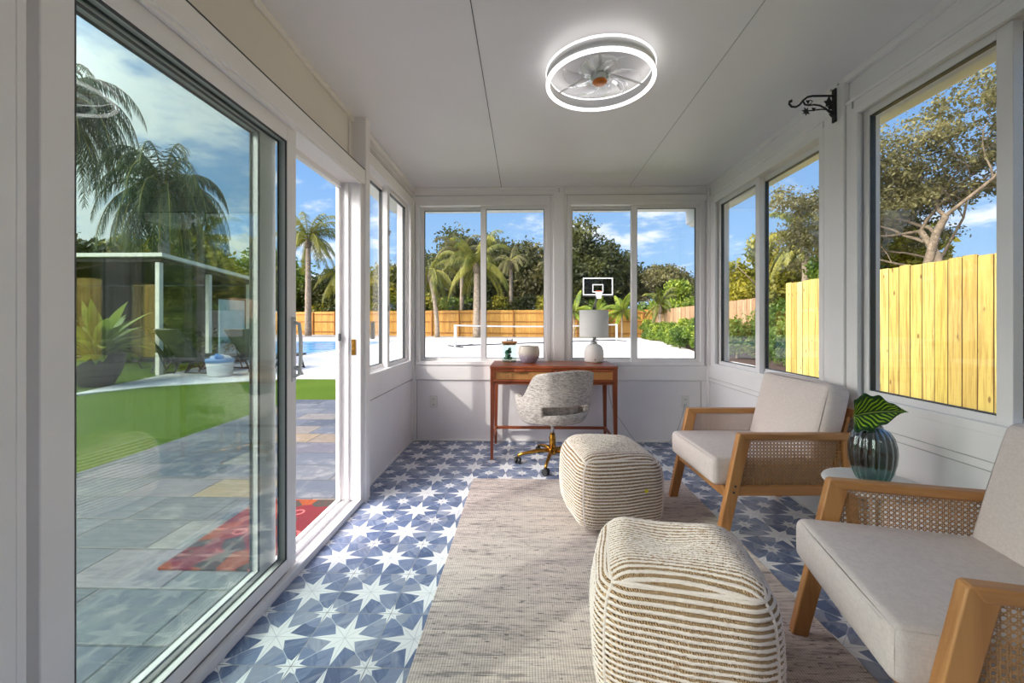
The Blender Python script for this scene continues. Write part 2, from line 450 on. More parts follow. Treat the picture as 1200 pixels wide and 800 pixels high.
# wall behind the camera (house side)
b = MB(); b.box(-1.15, YF - .12, -.16, XR + .12, YF, 2.45); struct(b.build('wall_front', M['stucco']), 'pale house wall at the near end of the sunroom')

# ---- trims (raised bands, crown moulding, posts)
ti = [3]
def trim(bm, label, m='vinyl', bevel=.003, name='trim'):
    o = bm.build('%s_%d' % (name, ti[0]), M[m], bevel=bevel); ti[0] += 1; struct(o, label); return o
# back wall
b = MB()
b.box(XL, YB - .012, .565, XR, YB, .705)                         # band under the sill
b.box(XL, YB - .016, 0, XR, YB, .018)
b.box(XL, YB - .014, .02, -1.0, YB, .565); b.box(1.60, YB - .014, .02, XR, YB, .565)
b.box(XL, YB - .02, 2.262, XR, YB, 2.276); b.box(XL, YB - .010, 2.276, XR, YB, 2.325)
b.box(XL, YB - .022, 2.318, XR, YB, 2.334)
b.box(XL, YB - .012, 2.205, XR, YB, 2.262)
trim(b, 'white sill band and top moulding along the end wall')
b = MB(); b.box(.262, YB - .035, .70, .362, YB, 2.333); b.box(.235, YB - .018, .70, .385, YB, 2.262)
trim(b, 'white square post between the two end windows', bevel=.004)
b = MB()
for z in (2.29, 2.31): b.cyl((.311, YB - .038, z), (.311, YB - .033, z), .006, 10)
trim(b, 'two screw heads at the top of the white post', 'alu', 0)
b = MB(); b.box(XL, YB - .035, 0.0, XL + .03, YB, 2.33); b.box(XR - .025, YB - .035, 0.0, XR, YB, 2.33)
trim(b, 'white corner posts at the end wall')
# left wall
b = MB()
b.box(XL, 2.56, .575, XL + .012, YB, .715); b.box(XL, 2.56, 0, XL + .014, YB, .02)
b.box(XL, 2.56, 2.18, XL + .016, YB, 2.235)
b.box(XL, 2.56, 2.30, XL + .03, YB, 2.34); b.box(XL, 2.56, 2.262, XL + .022, YB, 2.272)
trim(b, 'white bands above and below the side window')
b = MB(); b.box(-1.15, 2.495, 0, -.972, 2.562, zc(2.52)); trim(b, 'white square post beside the sliding door', bevel=.004)
b = MB(); b.prism([(YF, zc(YF) - .03), (2.5, zc(2.5) - .03), (2.5, zc(2.5)), (YF, zc(YF))], -1.06, -1.045, 'x')
b.prism([(YF, 2.03), (2.44, 2.03), (2.44, 2.045), (YF, 2.045)], -1.06, -1.05, 'x'); b.box(-1.06, 2.44, 2.03, -1.05, 2.452, zc(2.44))
trim(b, 'thin moulding round the beige panel above the door', 'vinyl_warm')
# right wall
b = MB()
b.box(XR - .012, YF, .565, XR, YB, .60); b.box(XR - .016, YF, .60, XR, YB, .705); b.box(XR - .016, YF, 0, XR, YB, .02)
b.box(XR - .012, YF, 2.175, XR, YB, 2.215); 
b.prism([(YF, 2.215), (YB, 2.215), (YB, 2.232), (YF, 2.232)], XR - .02, XR, 'x')
b.prism([(YF, zc(YF) - .035), (YB, zc(YB) - .03), (YB, zc(YB)), (YF, zc(YF))], XR - .028, XR, 'x')
trim(b, 'white sill bands and crown moulding along the right wall')
b = MB(); b.box(XR - .03, 2.165, .70, XR, 2.275, zc(2.2)); b.box(XR - .018, 2.125, .70, XR, 2.325, 2.215)
trim(b, 'white square post between the two side windows', bevel=.004)
b = MB()
for y, z in ((2.20, 2.345), (2.25, 2.343)): b.cyl((XR - .034, y, z), (XR - .028, y, z), .006, 10)
trim(b, 'screw heads at the top of the post beside the wall bracket', 'alu', 0)

# thin grey strips drawn in as shadow gaps between trim boards and wall panels
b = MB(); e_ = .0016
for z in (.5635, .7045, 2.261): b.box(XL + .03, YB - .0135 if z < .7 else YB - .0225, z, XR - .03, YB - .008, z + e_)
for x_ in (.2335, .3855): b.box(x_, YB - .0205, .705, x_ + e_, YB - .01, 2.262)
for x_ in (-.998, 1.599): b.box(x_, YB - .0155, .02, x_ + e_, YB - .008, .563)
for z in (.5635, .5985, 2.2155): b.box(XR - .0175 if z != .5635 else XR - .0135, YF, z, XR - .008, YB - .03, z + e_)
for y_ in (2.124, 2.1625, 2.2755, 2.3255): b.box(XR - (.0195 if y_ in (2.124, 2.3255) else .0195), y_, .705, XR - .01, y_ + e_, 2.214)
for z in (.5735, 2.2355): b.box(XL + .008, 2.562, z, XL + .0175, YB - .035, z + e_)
struct(b.build('trim_shadow_lines', M['seam']), 'thin grey strips drawn as shadow gaps along the white trim boards')
# ---- windows: local x along the wall, y outwards, z up; origin at bottom left of the opening
wi = [1]
def window(loc, rz, w, h, inner_first, label, screen=False, latches=False):
    e = empty('window_%d' % wi[0], loc, rz); wi[0] += 1; struct(e, label)
    f = MB(); t = .03
    # casing flange on the room side + deep frame
    for d0, d1, k in ((-.020, 0.0, t), (0.0, .10, .012)):
        f.box(-.012, d0, 0-.012, w + .012, d1, k - .006); f.box(-.012, d0, h - k + .006, w + .012, d1, h + .012)
        f.box(-.012, d0, k - .006, k - .006, d1, h - k + .006); f.box(w - k + .006, d0, k - .006, w + .012, d1, h - k + .006)
    f.box(0.012, .050, .012, w - .012, .056, .03)                # track rib
    fr = f.build('window_frame', M['vinyl'], e, bevel=.002)
    mid = w/2 - (.045 if w > 1.3 else 0)
    for k in (0, 1):
        inner = (k == 0) == inner_first
        x0, x1 = (.014, mid + (.026 if inner else .02)) if k == 0 else (mid - (.026 if inner else .02), w - .014)
        d = .018 if inner else .060; s = .034; zz0, zz1 = .016, h - .016
        ml = .052 if (inner and k == 1) else s; mr = .052 if (inner and k == 0) else s
        sb = MB()
        sb.box(x0, d, zz0, x0 + ml, d + .034, zz1); sb.box(x1 - mr, d, zz0, x1, d + .034, zz1)
        sb.box(x0 + ml, d, zz0, x1 - mr, d + .034, zz0 + s); sb.box(x0 + ml, d, zz1 - s, x1 - mr, d + .034, zz1)
        so = sb.build('sash', M['vinyl'], e, bevel=.002)
        g = MB(); g.box(x0 + ml - .004, d + .014, zz0 + s - .004, x1 - mr + .004, d + .019, zz1 - s + .004)
        g.build('glass', M['glass'], so)
        q = MB(); a0, a1, b0, b1 = x0 + ml, x1 - mr, zz0 + s, zz1 - s; n = .0035
        q.box(a0, d + .006, b0, a0 + n, d + .030, b1); q.box(a1 - n, d + .006, b0, a1, d + .030, b1)
        q.box(a0, d + .006, b1 - n, a1, d + .030, b1); q.box(a0, d + .006, b0, a1, d + .030, b0 + n)
        q.build('gasket', M['gasket'], so)
        if inner and latches:
            for zl in (.33, .74):
                L = MB(); xl = (x1 - .036) if k == 0 else (x0 + .012)
                L.box(xl, d - .010, h*zl - .022, xl + .022, d, h*zl + .022); L.box(xl + .004, d - .020, h*zl - .004, xl + .018, d - .008, h*zl + .016)
                L.build('latch', M['alu'], so, bevel=.003)
    if screen:
        q = MB(); x0, x1 = (mid, w - .03) if inner_first else (.03, mid)
        q.box(x0, .094, .03, x0 + .02, .099, h - .03); q.box(x1 - .02, .094, .03, x1, .099, h - .03); q.box(x0, .094, .03, x1, .099, .05); q.box(x0, .094, h - .05, x1, .099, h - .03)
        q.build('screen_frame', M['gasket'], e)
    return e
window((-.995, YB, .712), 0, 1.22, 1.483, False, 'white sliding window left of the post, palms and golden fence outside')
window((.395, YB, .712), 0, 1.22, 1.483, False, 'white sliding window right of the post, basketball hoop outside')
window((XR, 3.652, .712), -PI/2, 1.317, 1.453, True, 'white sliding window behind the far armchair')
window((XR, 2.115, .712), -PI/2, 1.24, 1.453, True, 'white sliding window nearest the camera with oak tree and pine fence outside', screen=True)
window((XL, 2.675, .727), PI/2, 1.02, 1.443, False, 'white sliding window in the left wall beyond the door', latches=True)

window((XR, .725, .712), -PI/2, 1.22, 1.453, True, 'extra white sliding window beside the camera, outside the frame, added for daylight')  # this and the next window are unseen, added to bring in daylight
window((XR, -.665, .712), -PI/2, 1.22, 1.453, True, 'extra white sliding window behind the camera, added for daylight')
# ---- sliding door
D = struct(empty('door_1', (0, 0, 0)), 'white sliding glass door, slid open at its far end')
X0, X1 = -1.135, -.988; DY0, DY1 = .70, 2.497; DH = 1.985
f = MB()
f.box(X0, DY0, DH - .045, X1, DY1, DH + .04)                      # head
f.box(X0, DY0, DH - .075, X0 + .03, DY1, DH - .045)               # outer drip
f.box(X1 - .012, DY0, DH - .055, X1, DY1, DH - .045)
f.box(X0, 2.465, .02, X1, DY1, DH - .045); f.box(X0, 2.44, .02, X0 + .022, 2.465, DH - .05); f.box(X0 + .05, 2.452, .02, X0 + .072, 2.465, DH - .05); f.box(X1 - .014, 2.452, .02, X1, 2.465, DH - .05)
f.box(X0, DY0, .02, X1, .775, DH - .045); f.box(X1 - .02, .775, .02, X1, .792, DH - .045)
f.box(X1 - .004, DY0, 1.945, X1 + .010, DY1, 2.028)
f.build('door_frame', M['vinyl'], D, bevel=.002)
f = MB(); f.box(X1, .702, 2.0275, X1 + .012, 2.49, 2.0315); f.build('header_seam', M['gasket'], D)
f = MB(); 
f.box(X0 - .02, DY0, -.02, X1 + .002, DY1, .014); f.box(X1 - .024, DY0, .014, X1 + .002, DY1, .032)
f.box(X0 + .065, DY0, .014, X0 + .073, DY1, .034); f.box(X0, DY0, .014, X0 + .014, DY1, .030); f.box(X0 + .034, DY0, .014, X0 + .038, DY1, .024); f.box(X0 + .098, DY0, .014, X0 + .102, DY1, .024)
f.build('threshold', M['vinyl'], D, bevel=.0015)
def panel(x0, x1, y0, y1, name, st, bot, m='vinyl_warm', st2=None):
    p = MB(); z0, z1 = .034, 1.94; st2 = st2 or st
    p.box(x0, y0, z0, x1, y0 + st, z1); p.box(x0, y1 - st2, z0, x1, y1, z1); p.box(x0, y0 + st, z0, x1, y1 - st2, z0 + bot); p.box(x0, y0 + st, z1 - st, x1, y1 - st2, z1)
    o = p.build(name, M['vinyl'], D, bevel=.003)
    g = MB(); xm = (x0 + x1)/2; a0, a1, b0, b1 = y0 + st - .004, y1 - st2 + .004, z0 + bot - .004, z1 - st + .004
    g.box(xm - .003, a0, b0, xm + .003, a1, b1); g.build('glass', M['doorglass'], o)
    q = MB(); n = .004; a0, a1, b0, b1 = y0 + st, y1 - st2, z0 + bot, z1 - st
    for xx in (x1 - .006, x0 + .002):
        q.box(xx, a0, b0, xx + .004, a0 + n, b1); q.box(xx, a1 - n*2, b0, xx + .004, a1, b1); q.box(xx, a0, b1 - n*2, xx + .004, a1, b1); q.box(xx, a0, b0, xx + .004, a1, b0 + n)
    q.build('gasket', M['gasket'], o); return o
ip = panel(X0 + .079, X0 + .121, .835, 1.80, 'sliding_panel', .068, .052)
op = panel(X0 + .018, X0 + .060, .775, 1.750, 'fixed_panel', .068, .052, st2=.105)
D2 = struct(empty('door_2_added', (0, 0, 0)), 'extra white sliding glass door beside the camera, outside the frame, added for daylight')  # unseen second door, added to let more light into the room
f = MB(); f.box(X0, -1.6, DH - .045, X1, .60, DH + .04); f.box(X0, -1.6, -.02, X1, .60, .03); f.box(X0, -1.6, .03, X1, -1.54, DH - .045); f.box(X0, .54, .03, X1, .60, DH - .045); f.build('door_frame', M['vinyl'], D2, bevel=.002)
D_ = D; D = D2; panel(X0 + .079, X0 + .121, -.55, .54, 'sliding_panel', .068, .052); panel(X0 + .018, X0 + .060, -1.54, -.48, 'fixed_panel', .068, .052); D = D_
# pull handle on the sliding panel (room side and edge)
h = MB(); xh = X0 + .121
h.tube([(xh, 1.775, 1.10), (xh + .028, 1.775, 1.09), (xh + .034, 1.775, 1.03), (xh + .034, 1.775, .93), (xh + .028, 1.775, .87), (xh, 1.775, .86)], .008, 10)
h.box(xh, 1.762, .84, xh + .006, 1.790, 1.12)
h.tube([(xh + .006, 1.775, .90), (xh + .03, 1.782, .885), (xh + .034, 1.79, .868)], .006, 8)
h.build('handle', M['whitetop'], ip, smooth=True)
q = MB(); q.box(X0 + .088, 2.459, .90, X0 + .112, 2.4645, .995); q.box(X0 + .094, 2.456, .955, X0 + .106, 2.4595, .975); q.box(X0 + .094, 2.456, .92, X0 + .106, 2.4595, .94)
q.build('strike_plate', M['brass'], D, bevel=.001)
q = MB(); q.box(X0 + .02, 2.428, .985, X0 + .034, 2.4405, 1.03); q.build('bumper', M['gasket'], D, bevel=.002)
# sensor box on the left window frame
s = MB(); s.box(XL + .022, 2.70, .985, XL + .045, 2.725, 1.10); tag(s.build('sensor_box', M['plate'], bevel=.004), 'small white contact sensor on the left window frame beside the door post', 'sensor')

# ---- roof edge outside: gutter + soffit
gq = [(1.85, 2.30), (1.85, 2.21), (1.875, 2.18), (1.93, 2.172), (1.975, 2.19), (1.985, 2.24), (2.01, 2.27), (2.01, 2.33)]
gi = [(x - (.006 if x > 1.9 else -.006), z + .006) for x, z in gq][::-1]
b = MB(); b.prism(gq + gi, YF, 4.72, 'y')
b.prism(gq, 4.72, 4.73, 'y')
struct(b.build('trim_gutter', M['vinyl'], bevel=.004), 'white roof gutter outside the right windows')
b = MB(); b.box(1.82, YF, 2.20, 1.848, 4.70, 2.45); b.box(-1.5, 4.26, 2.345, 1.82, 4.70, 2.45)
struct(b.build('trim_fascia', M['vinyl']), 'white roof fascia board outside')
# ---- exterior house mass behind the camera, left
b = MB(); b.box(-7.0, -9.0, -.1, 5.0, YF - .3, 2.6); 
struct(b.build('wall_house', M['stucco']), 'pale stucco house wall beside the sunroom')
b = MB(); b.prism([(-9.6, 2.6), (YF - .05, 2.6), (YF - .05, 2.7), (-6, 3.9), (-9.6, 2.7)], -7.4, 5.4, 'x'); struct(b.build('trim_house_roof', M['shingle']), 'grey hipped house roof')
# ================================================================== FURNITURE
def rot2(x, y, a): return (x*math.cos(a) - y*math.sin(a), x*math.sin(a) + y*math.cos(a))
# rug
b = MB(); b.box(-.36, .42, .001, 1.072, 2.858, .009); rug = b.build('area_rug', M['rug'])
for y0, y1 in ((2.852, 2.868), (.41, .426)):
    e = MB(); n = 240
    for i in range(n):
        x = -.357 + 1.426*i/(n-1); e.box(x - .002, y0, .001, x + .002, y1 + rnd(-.003, .003), .006)
    e.build('fringe_edge', M['rug'], rug)
tag(rug, 'heathered grey and beige flatweave rug under the two poufs', 'rug')

# poufs: rounded cube with real corded relief
def pouf(name, loc, rz, size, h, seed, label, squash=0):
    rg = np.random.RandomState(seed); root = empty(name, loc, rz); half = size/2; r = .085; S3 = np.array([half, half, h/2])
    Vs = []; Fs = []; St = []; off = 0
    def surf(ax, sg, u, v):
        P = np.zeros(u.shape + (3,)); a, bb = [(1, 2), (0, 2), (0, 1)][ax]
        P[..., ax] = sg; P[..., a] = u; P[..., bb] = v
        Q = P*S3; inner = np.clip(Q, -(S3 - r), S3 - r); d = Q - inner; L = np.linalg.norm(d, axis=-1, keepdims=True); L[L < 1e-9] = 1
        N = d/L; W = inner + N*r; B = W.copy(); zz = W[..., 2]/(h/2)
        bul = .040*(1 - np.clip(np.abs(zz), 0, 1)**2.2); corner = np.clip(np.abs(W[..., 0])/half, 0, 1)*np.clip(np.abs(W[..., 1])/half, 0, 1)
        rad = np.sqrt(W[..., 0]**2 + W[..., 1]**2) + 1e-6
        for k in (0, 1): W[..., k] += B[..., k]/rad*bul*(1 - .45*corner)
        t = np.clip(1 - rad/(half*1.15), 0, 1); wob = .008*np.sin(B[..., 0]*9 + seed) + .007*np.sin(B[..., 1]*11 + seed*2)
        W[..., 2] += (.020*t + wob - squash*np.exp(-((B[..., 0] + .02)**2 + (B[..., 1] - .05)**2)/.012))*np.clip(zz, 0, 1)
        return W, N, B
    def face(ax, sg, nu, nv):
        nonlocal off
        u, v = np.meshgrid(np.linspace(-1, 1, nu), np.linspace(-1, 1, nv), indexing='ij'); W, N, B = surf(ax, sg, u, v)
        edge = np.minimum(1 - np.abs(u), 1 - np.abs(v)); seam = np.exp(-(edge/.022)**2)
        if ax == 2: ph = B[..., 1] + .010*np.sin(B[..., 0]*12 + seed) + .05*B[..., 0]**2
        else:
            # arc length up the side so the cords keep their pitch round the shoulder
            arc = np.where(np.abs(B[..., 2]) > h/2 - r, np.sign(B[..., 2])*(h/2 - r + r*np.arcsin(np.clip((np.abs(B[..., 2]) - (h/2 - r))/r, 0, 1))), B[..., 2])
            ph = arc + .005*np.sin(B[..., 0]*13 + seed) + .004*np.sin(B[..., 1]*17 + 2*seed)
        s = .5 + .5*np.sin(2*np.pi*ph/.0160); s = s + .06*rg.randn(*s.shape)
        rel = (.0050*s + .0010*rg.randn(*s.shape))*(1 - seam) - .004*seam
        W = W + N*rel[..., None]; W[..., 2] += h/2; W[..., 2] = np.maximum(W[..., 2], .004)
        idx = np.arange(nu*nv).reshape(nu, nv) + off; q = np.stack([idx[:-1, :-1], idx[1:, :-1], idx[1:, 1:], idx[:-1, 1:]], -1).reshape(-1, 4)
        if (sg > 0) == (ax == 1): q = q[:, ::-1]
        Vs.append(W.reshape(-1, 3)); Fs.append(q); St.append((s*(1 - seam) + .15*seam).ravel()); off += nu*nv
    for ax in (0, 1):
        for sg in (-1, 1): face(ax, sg, 90, 300)
    face(2, 1, 90, 300); face(2, -1, 20, 20)
    o = npmesh('cover', np.vstack(Vs), np.vstack(Fs), M['pouf'], root, True)
    at = o.data.attributes.new('stripe', 'FLOAT', 'POINT'); at.data.foreach_set('value', np.concatenate(St).astype(np.float32))
    def cord(pts, close):
        sb = MB(); sb.tube([(p[0], p[1], p[2] + h/2) for p in pts], .0052, 6, close=close); s_ = sb.build('seam', M['pouf'], root, True)
        a2 = s_.data.attributes.new('stripe', 'FLOAT', 'POINT'); a2.data.foreach_set('value', np.full(len(s_.data.vertices), .9, dtype=np.float32))
    for sx in (-1, 1):
        for sy in (-1, 1):
            v = np.linspace(-.94, .985, 22); W, N, B = surf(0, sx, np.full_like(v, sy*1.0), v); cord(W, False)
    g = np.linspace(-1, 1, 16)[:-1]; uu = np.concatenate([g, np.ones(15), -g, -np.ones(15)]); vv = np.concatenate([-np.ones(15), g, np.ones(15), -g])
    W, N, B = surf(2, 1, uu, vv); cord(W, True)
    tag(root, label, 'pouf', 'striped poufs'); return root
pouf('pouf', (.475, 2.345, .009), R(9), .44, .395, 3, 'cream and brown corded square pouf farther from the camera, with a small yellow spot')
p2 = pouf('pouf', (.466, 1.285, .009), R(-12), .435, .405, 5, 'largest cream and brown corded square pouf, nearest the camera', .03)
far = [o for o in bpy.data.objects if o.name == 'pouf'][0]
q = MB(); q.cyl((0, 0, -.002), (0, 0, .002), .009, 14); ys = q.build('sticker', pm('yellow_sticker', srgb(225, 205, 40), .03), far); ys.rotation_euler = (R(90), 0, 0); ys.location = (.10, -.266, .235); ys['label'] = 'yellow round sticker'

# armchair ---------------------------------------------------------
def rbox(x0, y0, z0, x1, y1, z1, bow=0.0, r=.03, M4=None, nx=10):
    """soft cushion box: rounded edges and a slight crown"""
    n = 14; V = []; F = []; c = np.array([(x0+x1)/2, (y0+y1)/2, (z0+z1)/2]); hs = np.array([(x1-x0)/2, (y1-y0)/2, (z1-z0)/2]); off = 0
    tt = np.concatenate([[-1], -1 + (np.array([.25,.5,.75,1.0])*r/hs.max()*1.0), np.linspace(-1, 1, n)[2:-2], 1 - (np.array([1.0,.75,.5,.25])*r/hs.max()), [1]]); tt = np.unique(np.round(tt, 5)); m = len(tt)
    for ax in range(3):
        for sg in (-1, 1):
            u, v = np.meshgrid(tt, tt, indexing='ij'); P = np.zeros((m, m, 3)); a, bq = [(1, 2), (0, 2), (0, 1)][ax]
            P[..., ax] = sg; P[..., a] = u; P[..., bq] = v
            Q = P*hs; inner = np.clip(Q, -(hs - r), hs - r); d = Q - inner; L = np.linalg.norm(d, axis=-1, keepdims=True); L[L < 1e-9] = 1; W = inner + d/L*r
            k = np.prod([1 - np.clip(np.abs(W[..., j]/hs[j]), 0, 1)**2 for j in range(3) if j != ax], axis=0); W[..., ax] += sg*bow*k
            W = W + c; idx = np.arange(m*m).reshape(m, m) + off; q = np.stack([idx[:-1,:-1], idx[1:,:-1], idx[1:,1:], idx[:-1,1:]], -1).reshape(-1, 4)
            V.append(W.reshape(-1, 3)); F.append(q); off += m*m
    V = np.vstack(V); F = np.vstack(F)
    if M4 is not None: V = np.array([list(M4 @ Vector(p)) for p in V])
    b = MB(); b.add([tuple(p) for p in V], [tuple(int(i) for i in f) for f in F]); return b
def cane_panel(quad, pitch, w, t, plane):
    """real woven cane clipped to a convex quad given in (a,z); plane(a,z,d)->xyz"""
    b = MB()
    def clip(p, d):
        t0, t1 = -9, 9; n = len(quad); ar = sum(quad[i][0]*quad[(i+1) % n][1] - quad[(i+1) % n][0]*quad[i][1] for i in range(n))
        for i in range(n):
            ax, az = quad[i]; bx, bz = quad[(i+1) % n]; nx, nz = (az - bz), (bx - ax)
            if ar < 0: nx, nz = -nx, -nz
            num = (p[0]-ax)*nx + (p[1]-az)*nz; den = d[0]*nx + d[1]*nz
            if abs(den) < 1e-9:
                if num < 0: return None
                continue
            tt = -num/den
            if den > 0: t0 = max(t0, tt)
            else: t1 = min(t1, tt)
        return (t0, t1) if t1 - t0 > .004 else None
    def strand(p, d, w, o):
        c = clip(p, d)
        if not c: return
        a = (p[0] + d[0]*c[0], p[1] + d[1]*c[0]); e = (p[0] + d[0]*c[1], p[1] + d[1]*c[1]); nx, nz = -d[1]*w/2, d[0]*w/2
        vs = [plane(a[0]+nx, a[1]+nz, o), plane(e[0]+nx, e[1]+nz, o), plane(e[0]-nx, e[1]-nz, o), plane(a[0]-nx, a[1]-nz, o)]
        vs += [plane(a[0]+nx, a[1]+nz, o+t), plane(e[0]+nx, e[1]+nz, o+t), plane(e[0]-nx, e[1]-nz, o+t), plane(a[0]-nx, a[1]-nz, o+t)]
        b.add(vs, [(0,1,2,3),(7,6,5,4),(0,4,5,1),(1,5,6,2),(2,6,7,3),(3,7,4,0)])
    a0, a1 = min(q[0] for q in quad), max(q[0] for q in quad); z0, z1 = min(q[1] for q in quad), max(q[1] for q in quad)
    g = pitch*.17
    i = 0
    while a0 + i*pitch < a1 + pitch:
        for s in (-g, g): strand((a0 + i*pitch + s, z0), (0, 1), w, 0)
        i += 1
    i = 0
    while z0 + i*pitch < z1 + pitch:
        for s in (-g, g): strand((a0, z0 + i*pitch + s), (1, 0), w, t*.7)
        i += 1
    L = int(((a1-a0) + (z1-z0))/pitch) + 2; q = math.sqrt(.5)
    for i in range(-L, L):
        strand((a0 + (i+.5)*pitch, z0), (q, q), w*1.3, t*1.5); strand((a0 + (i+.5)*pitch, z0), (-q, q), w*1.3, t*2.2)
    return b
def armchair(loc, rz, label):
    r = empty('armchair', loc, rz); tag(r, label, 'armchair', 'oak armchairs with cane sides')
    HW = .31; T = .034
    def P(x, z): return (x, z)
    for sy in (-1, 1):
        y0, y1 = (HW - T, HW) if sy > 0 else (-HW, -HW + T)
        f = MB(); f.prism([(-.004,0),(.046,0),(.165,.522),(.118,.552),(.108,.548)], y0, y1, 'y'); f.build('front_leg', M['oak_z'], r, bevel=.004)
        f = MB(); f.prism([(.66,0),(.70,0),(.655,.522),(.610,.522)], y0, y1, 'y'); f.build('back_leg', M['oak_z'], r, bevel=.004)
        f = MB(); f.prism([(.112,.552),(.135,.520),(.672,.520),(.672,.552)], y0 - .003, y1 + .003, 'y'); ar = f.build('armrest', M['oak'], r, bevel=.006)
        f = MB(); f.prism([(.094,.252),(.104,.298),(.632,.298),(.636,.252)], y0 + .003, y1 - .003, 'y'); f.build('side_rail', M['oak'], r, bevel=.003)
        ym = (y0 + y1)/2
        f = cane_panel([(.104,.296),(.158,.524),(.612,.524),(.632,.296)], .0165, .0019, .0008, lambda a, z, d: (a, ym + d, z)); f.build('cane_panel', M['cane'], r)
        for qx, qz in ((.088,.30),(.080,.270),(.60,.275),(.64,.537)):
            f = MB(); f.cyl((qx, y0 - .0045, qz), (qx, y1 + .0045, qz), .005, 12); f.build('bolt', M['gasket'], r)
    f = MB(); f.box(.052, -HW + T, .232, .078, HW - T, .286); f.build('front_rail', M['oak'], r, bevel=.003)
    f = MB(); f.box(.60, -HW + T, .240, .626, HW - T, .280); f.build('back_rail', M['oak'], r, bevel=.003)
    for k in range(5):
        f = MB(); x = .12 + .11*k; f.box(x, -HW + T, .262, x + .05, HW - T, .274); f.build('slat', M['oak'], r)
    c = rbox(-.0, -.272, .284, .60, .272, .420, .010, .028); sc = c.build('seat_cushion', M['linen'], r, smooth=True)
    pb = MB()
    for z in (.300, .405): pb.tube([(.010,-.250,z),(.003,-.22,z),(.003,.22,z),(.010,.250,z)], .0022, 6)
    pb.build('piping', M['linen'], sc, True)
    Mx = Matrix.Translation((.475, 0, .40)) @ Matrix.Rotation(R(14), 4, 'Y')
    c = rbox(-.0, -.272, -.01, .125, .272, .400, .014, .032, Mx); c.build('back_cushion', M['linen'], r, smooth=True)
    Mb = Matrix.Translation((.605, 0, .30)) @ Matrix.Rotation(R(14), 4, 'Y')
    f = MB()
    for s in (-1, 1): f.box(0, s*.22 - .02, -.03, .018, s*.22 + .02, .36, Mb)
    f.box(0, -.27, .33, .018, .27, .37, Mb); f.box(0, -.27, .15, .018, .27, .19, Mb)
    f.build('back_frame', M['oak'], r, bevel=.002)
    return r
armchair((.916, 2.312, 0.009), R(1.5), 'grey cushioned oak armchair farther away, below the far side window')
armchair((.872, 1.190, 0.009), R(-13.5), 'grey cushioned oak armchair nearest the camera, cut off at the right')

# side table -------------------------------------------------------
t = empty('side_table', (1.415, 1.70, 0)); tag(t, 'small round white side table between the two armchairs', 'side table')
b = MB(); b.lathe([(0,.432),(.155,.432),(.170,.436),(.175,.444),(.170,.452),(.155,.455),(0,.455)], seg=48); b.build('table_top', M['whitetop'], t, True)
b = MB(); b.lathe([(.022,.02),(.018,.05),(.018,.41),(.03,.432)], seg=20); b.build('pedestal', M['whitetop'], t, True)
b = MB(); b.lathe([(0,0),(.13,0),(.135,.008),(.12,.014),(.03,.022),(0,.022)], seg=40); b.build('base', M['whitetop'], t, True)
# vase
vm = Mat('smoky_teal_glass'); x, y, z = vm.xyz(); 
vm.m = glass_mat('smoky_teal_glass', (.5,.55,.56), 1.5, 2.4); n_ = vm.m.node_tree; vm2 = Mat('q'); vm2.nt = n_; vm2.N = n_.nodes; vm2.L = n_.links
zz_ = vm2.xyz()[2]; tb = [q for q in n_.nodes if q.type == 'BSDF_TRANSPARENT'][0]; n_.links.new(vm2.mix(zz_.step(.02, .085), (.30,.58,.52), (.47,.52,.53)).s, tb.inputs[0])
v = empty('vase', (1.405, 1.70, .455)); tag(v, 'ribbed smoky teal glass vase on the white side table', 'vase')
prof = [(.044,0),(.054,.012),(.066,.042),(.075,.082),(.078,.118),(.076,.150),(.069,.182),(.055,.206),(.036,.220),(.033,.230),(.038,.238)]
def dense(pr, k=3):
    o = []
    for i in range(len(pr)-1):
        for j in range(k): t_ = j/k; o.append((pr[i][0]*(1-t_)+pr[i+1][0]*t_, pr[i][1]*(1-t_)+pr[i+1][1]*t_))
    return o + [pr[-1]]
b = MB(); pr_ = dense(prof, 3); inn = [(r_ - .005, z_ + (.008 if i == 0 else 0)) for i, (r_, z_) in enumerate(pr_)][::-1]
b.lathe(pr_ + inn, seg=160, rib=lambda a, z: 1 + (.075*abs(math.cos(a*9)) - .05)*min(1, z/.02 + .2)*(1 if z < .215 else .2)); b.build('body', vm.m, v, True)
# leaf
lm = Mat('striped_leaf'); a = lm.N.new('ShaderNodeUVMap'); u_, v_, w_ = lm.xyz(vec=a.outputs[0])
st = ((u_*1.0 - (v_ - .5).abs()*1.1)*2*PI*9).sin()
nz = lm.noise(scale=60, detail=2)
g = ((v_ - .5).abs()*2); msk = (st + nz - .5).step(.1, .7)*(1 - g.step(.66, .88))*g.step(.06, .18)
rib_ = 1 - (v_ - .5).abs().step(.008, .02)
col = lm.mix(msk, srgb(22, 62, 26), srgb(150, 190, 40)); col = lm.mix(rib_, col, srgb(150, 170, 80)); lm.set(col, .28); lm.bump(st, .2, .002)
lf = empty('leaf', (1.405, 1.665, .705)); tag(lf, 'large striped green leaf standing in the teal vase', 'leaf')
NU, NV = 24, 17; V = []; UV = []; F = []
for i in range(NU):
    t_ = i/(NU-1); wd = .082*(math.sin(PI*min(1, (t_*.96+.03))**.72)**.75)*(1 if t_ < .8 else 1)
    for j in range(NV):
        s_ = -1 + 2*j/(NV-1)
        # length runs to the right (+x), blade upright, folded along midrib
        X_ = -.080 + .165*t_ - .028*abs(s_)**1.5*(1 if t_ > .15 else t_/.15); fold = .45
        V.append((X_, -abs(s_)*wd*math.sin(fold) + .012*math.sin(t_*PI) , .02 + .035*t_ + s_*wd*math.cos(fold) - .035*(t_-.5)**2*4*.2 + .006*math.sin(t_*22)*abs(s_)))
        UV.append((t_, (s_ + 1)/2))
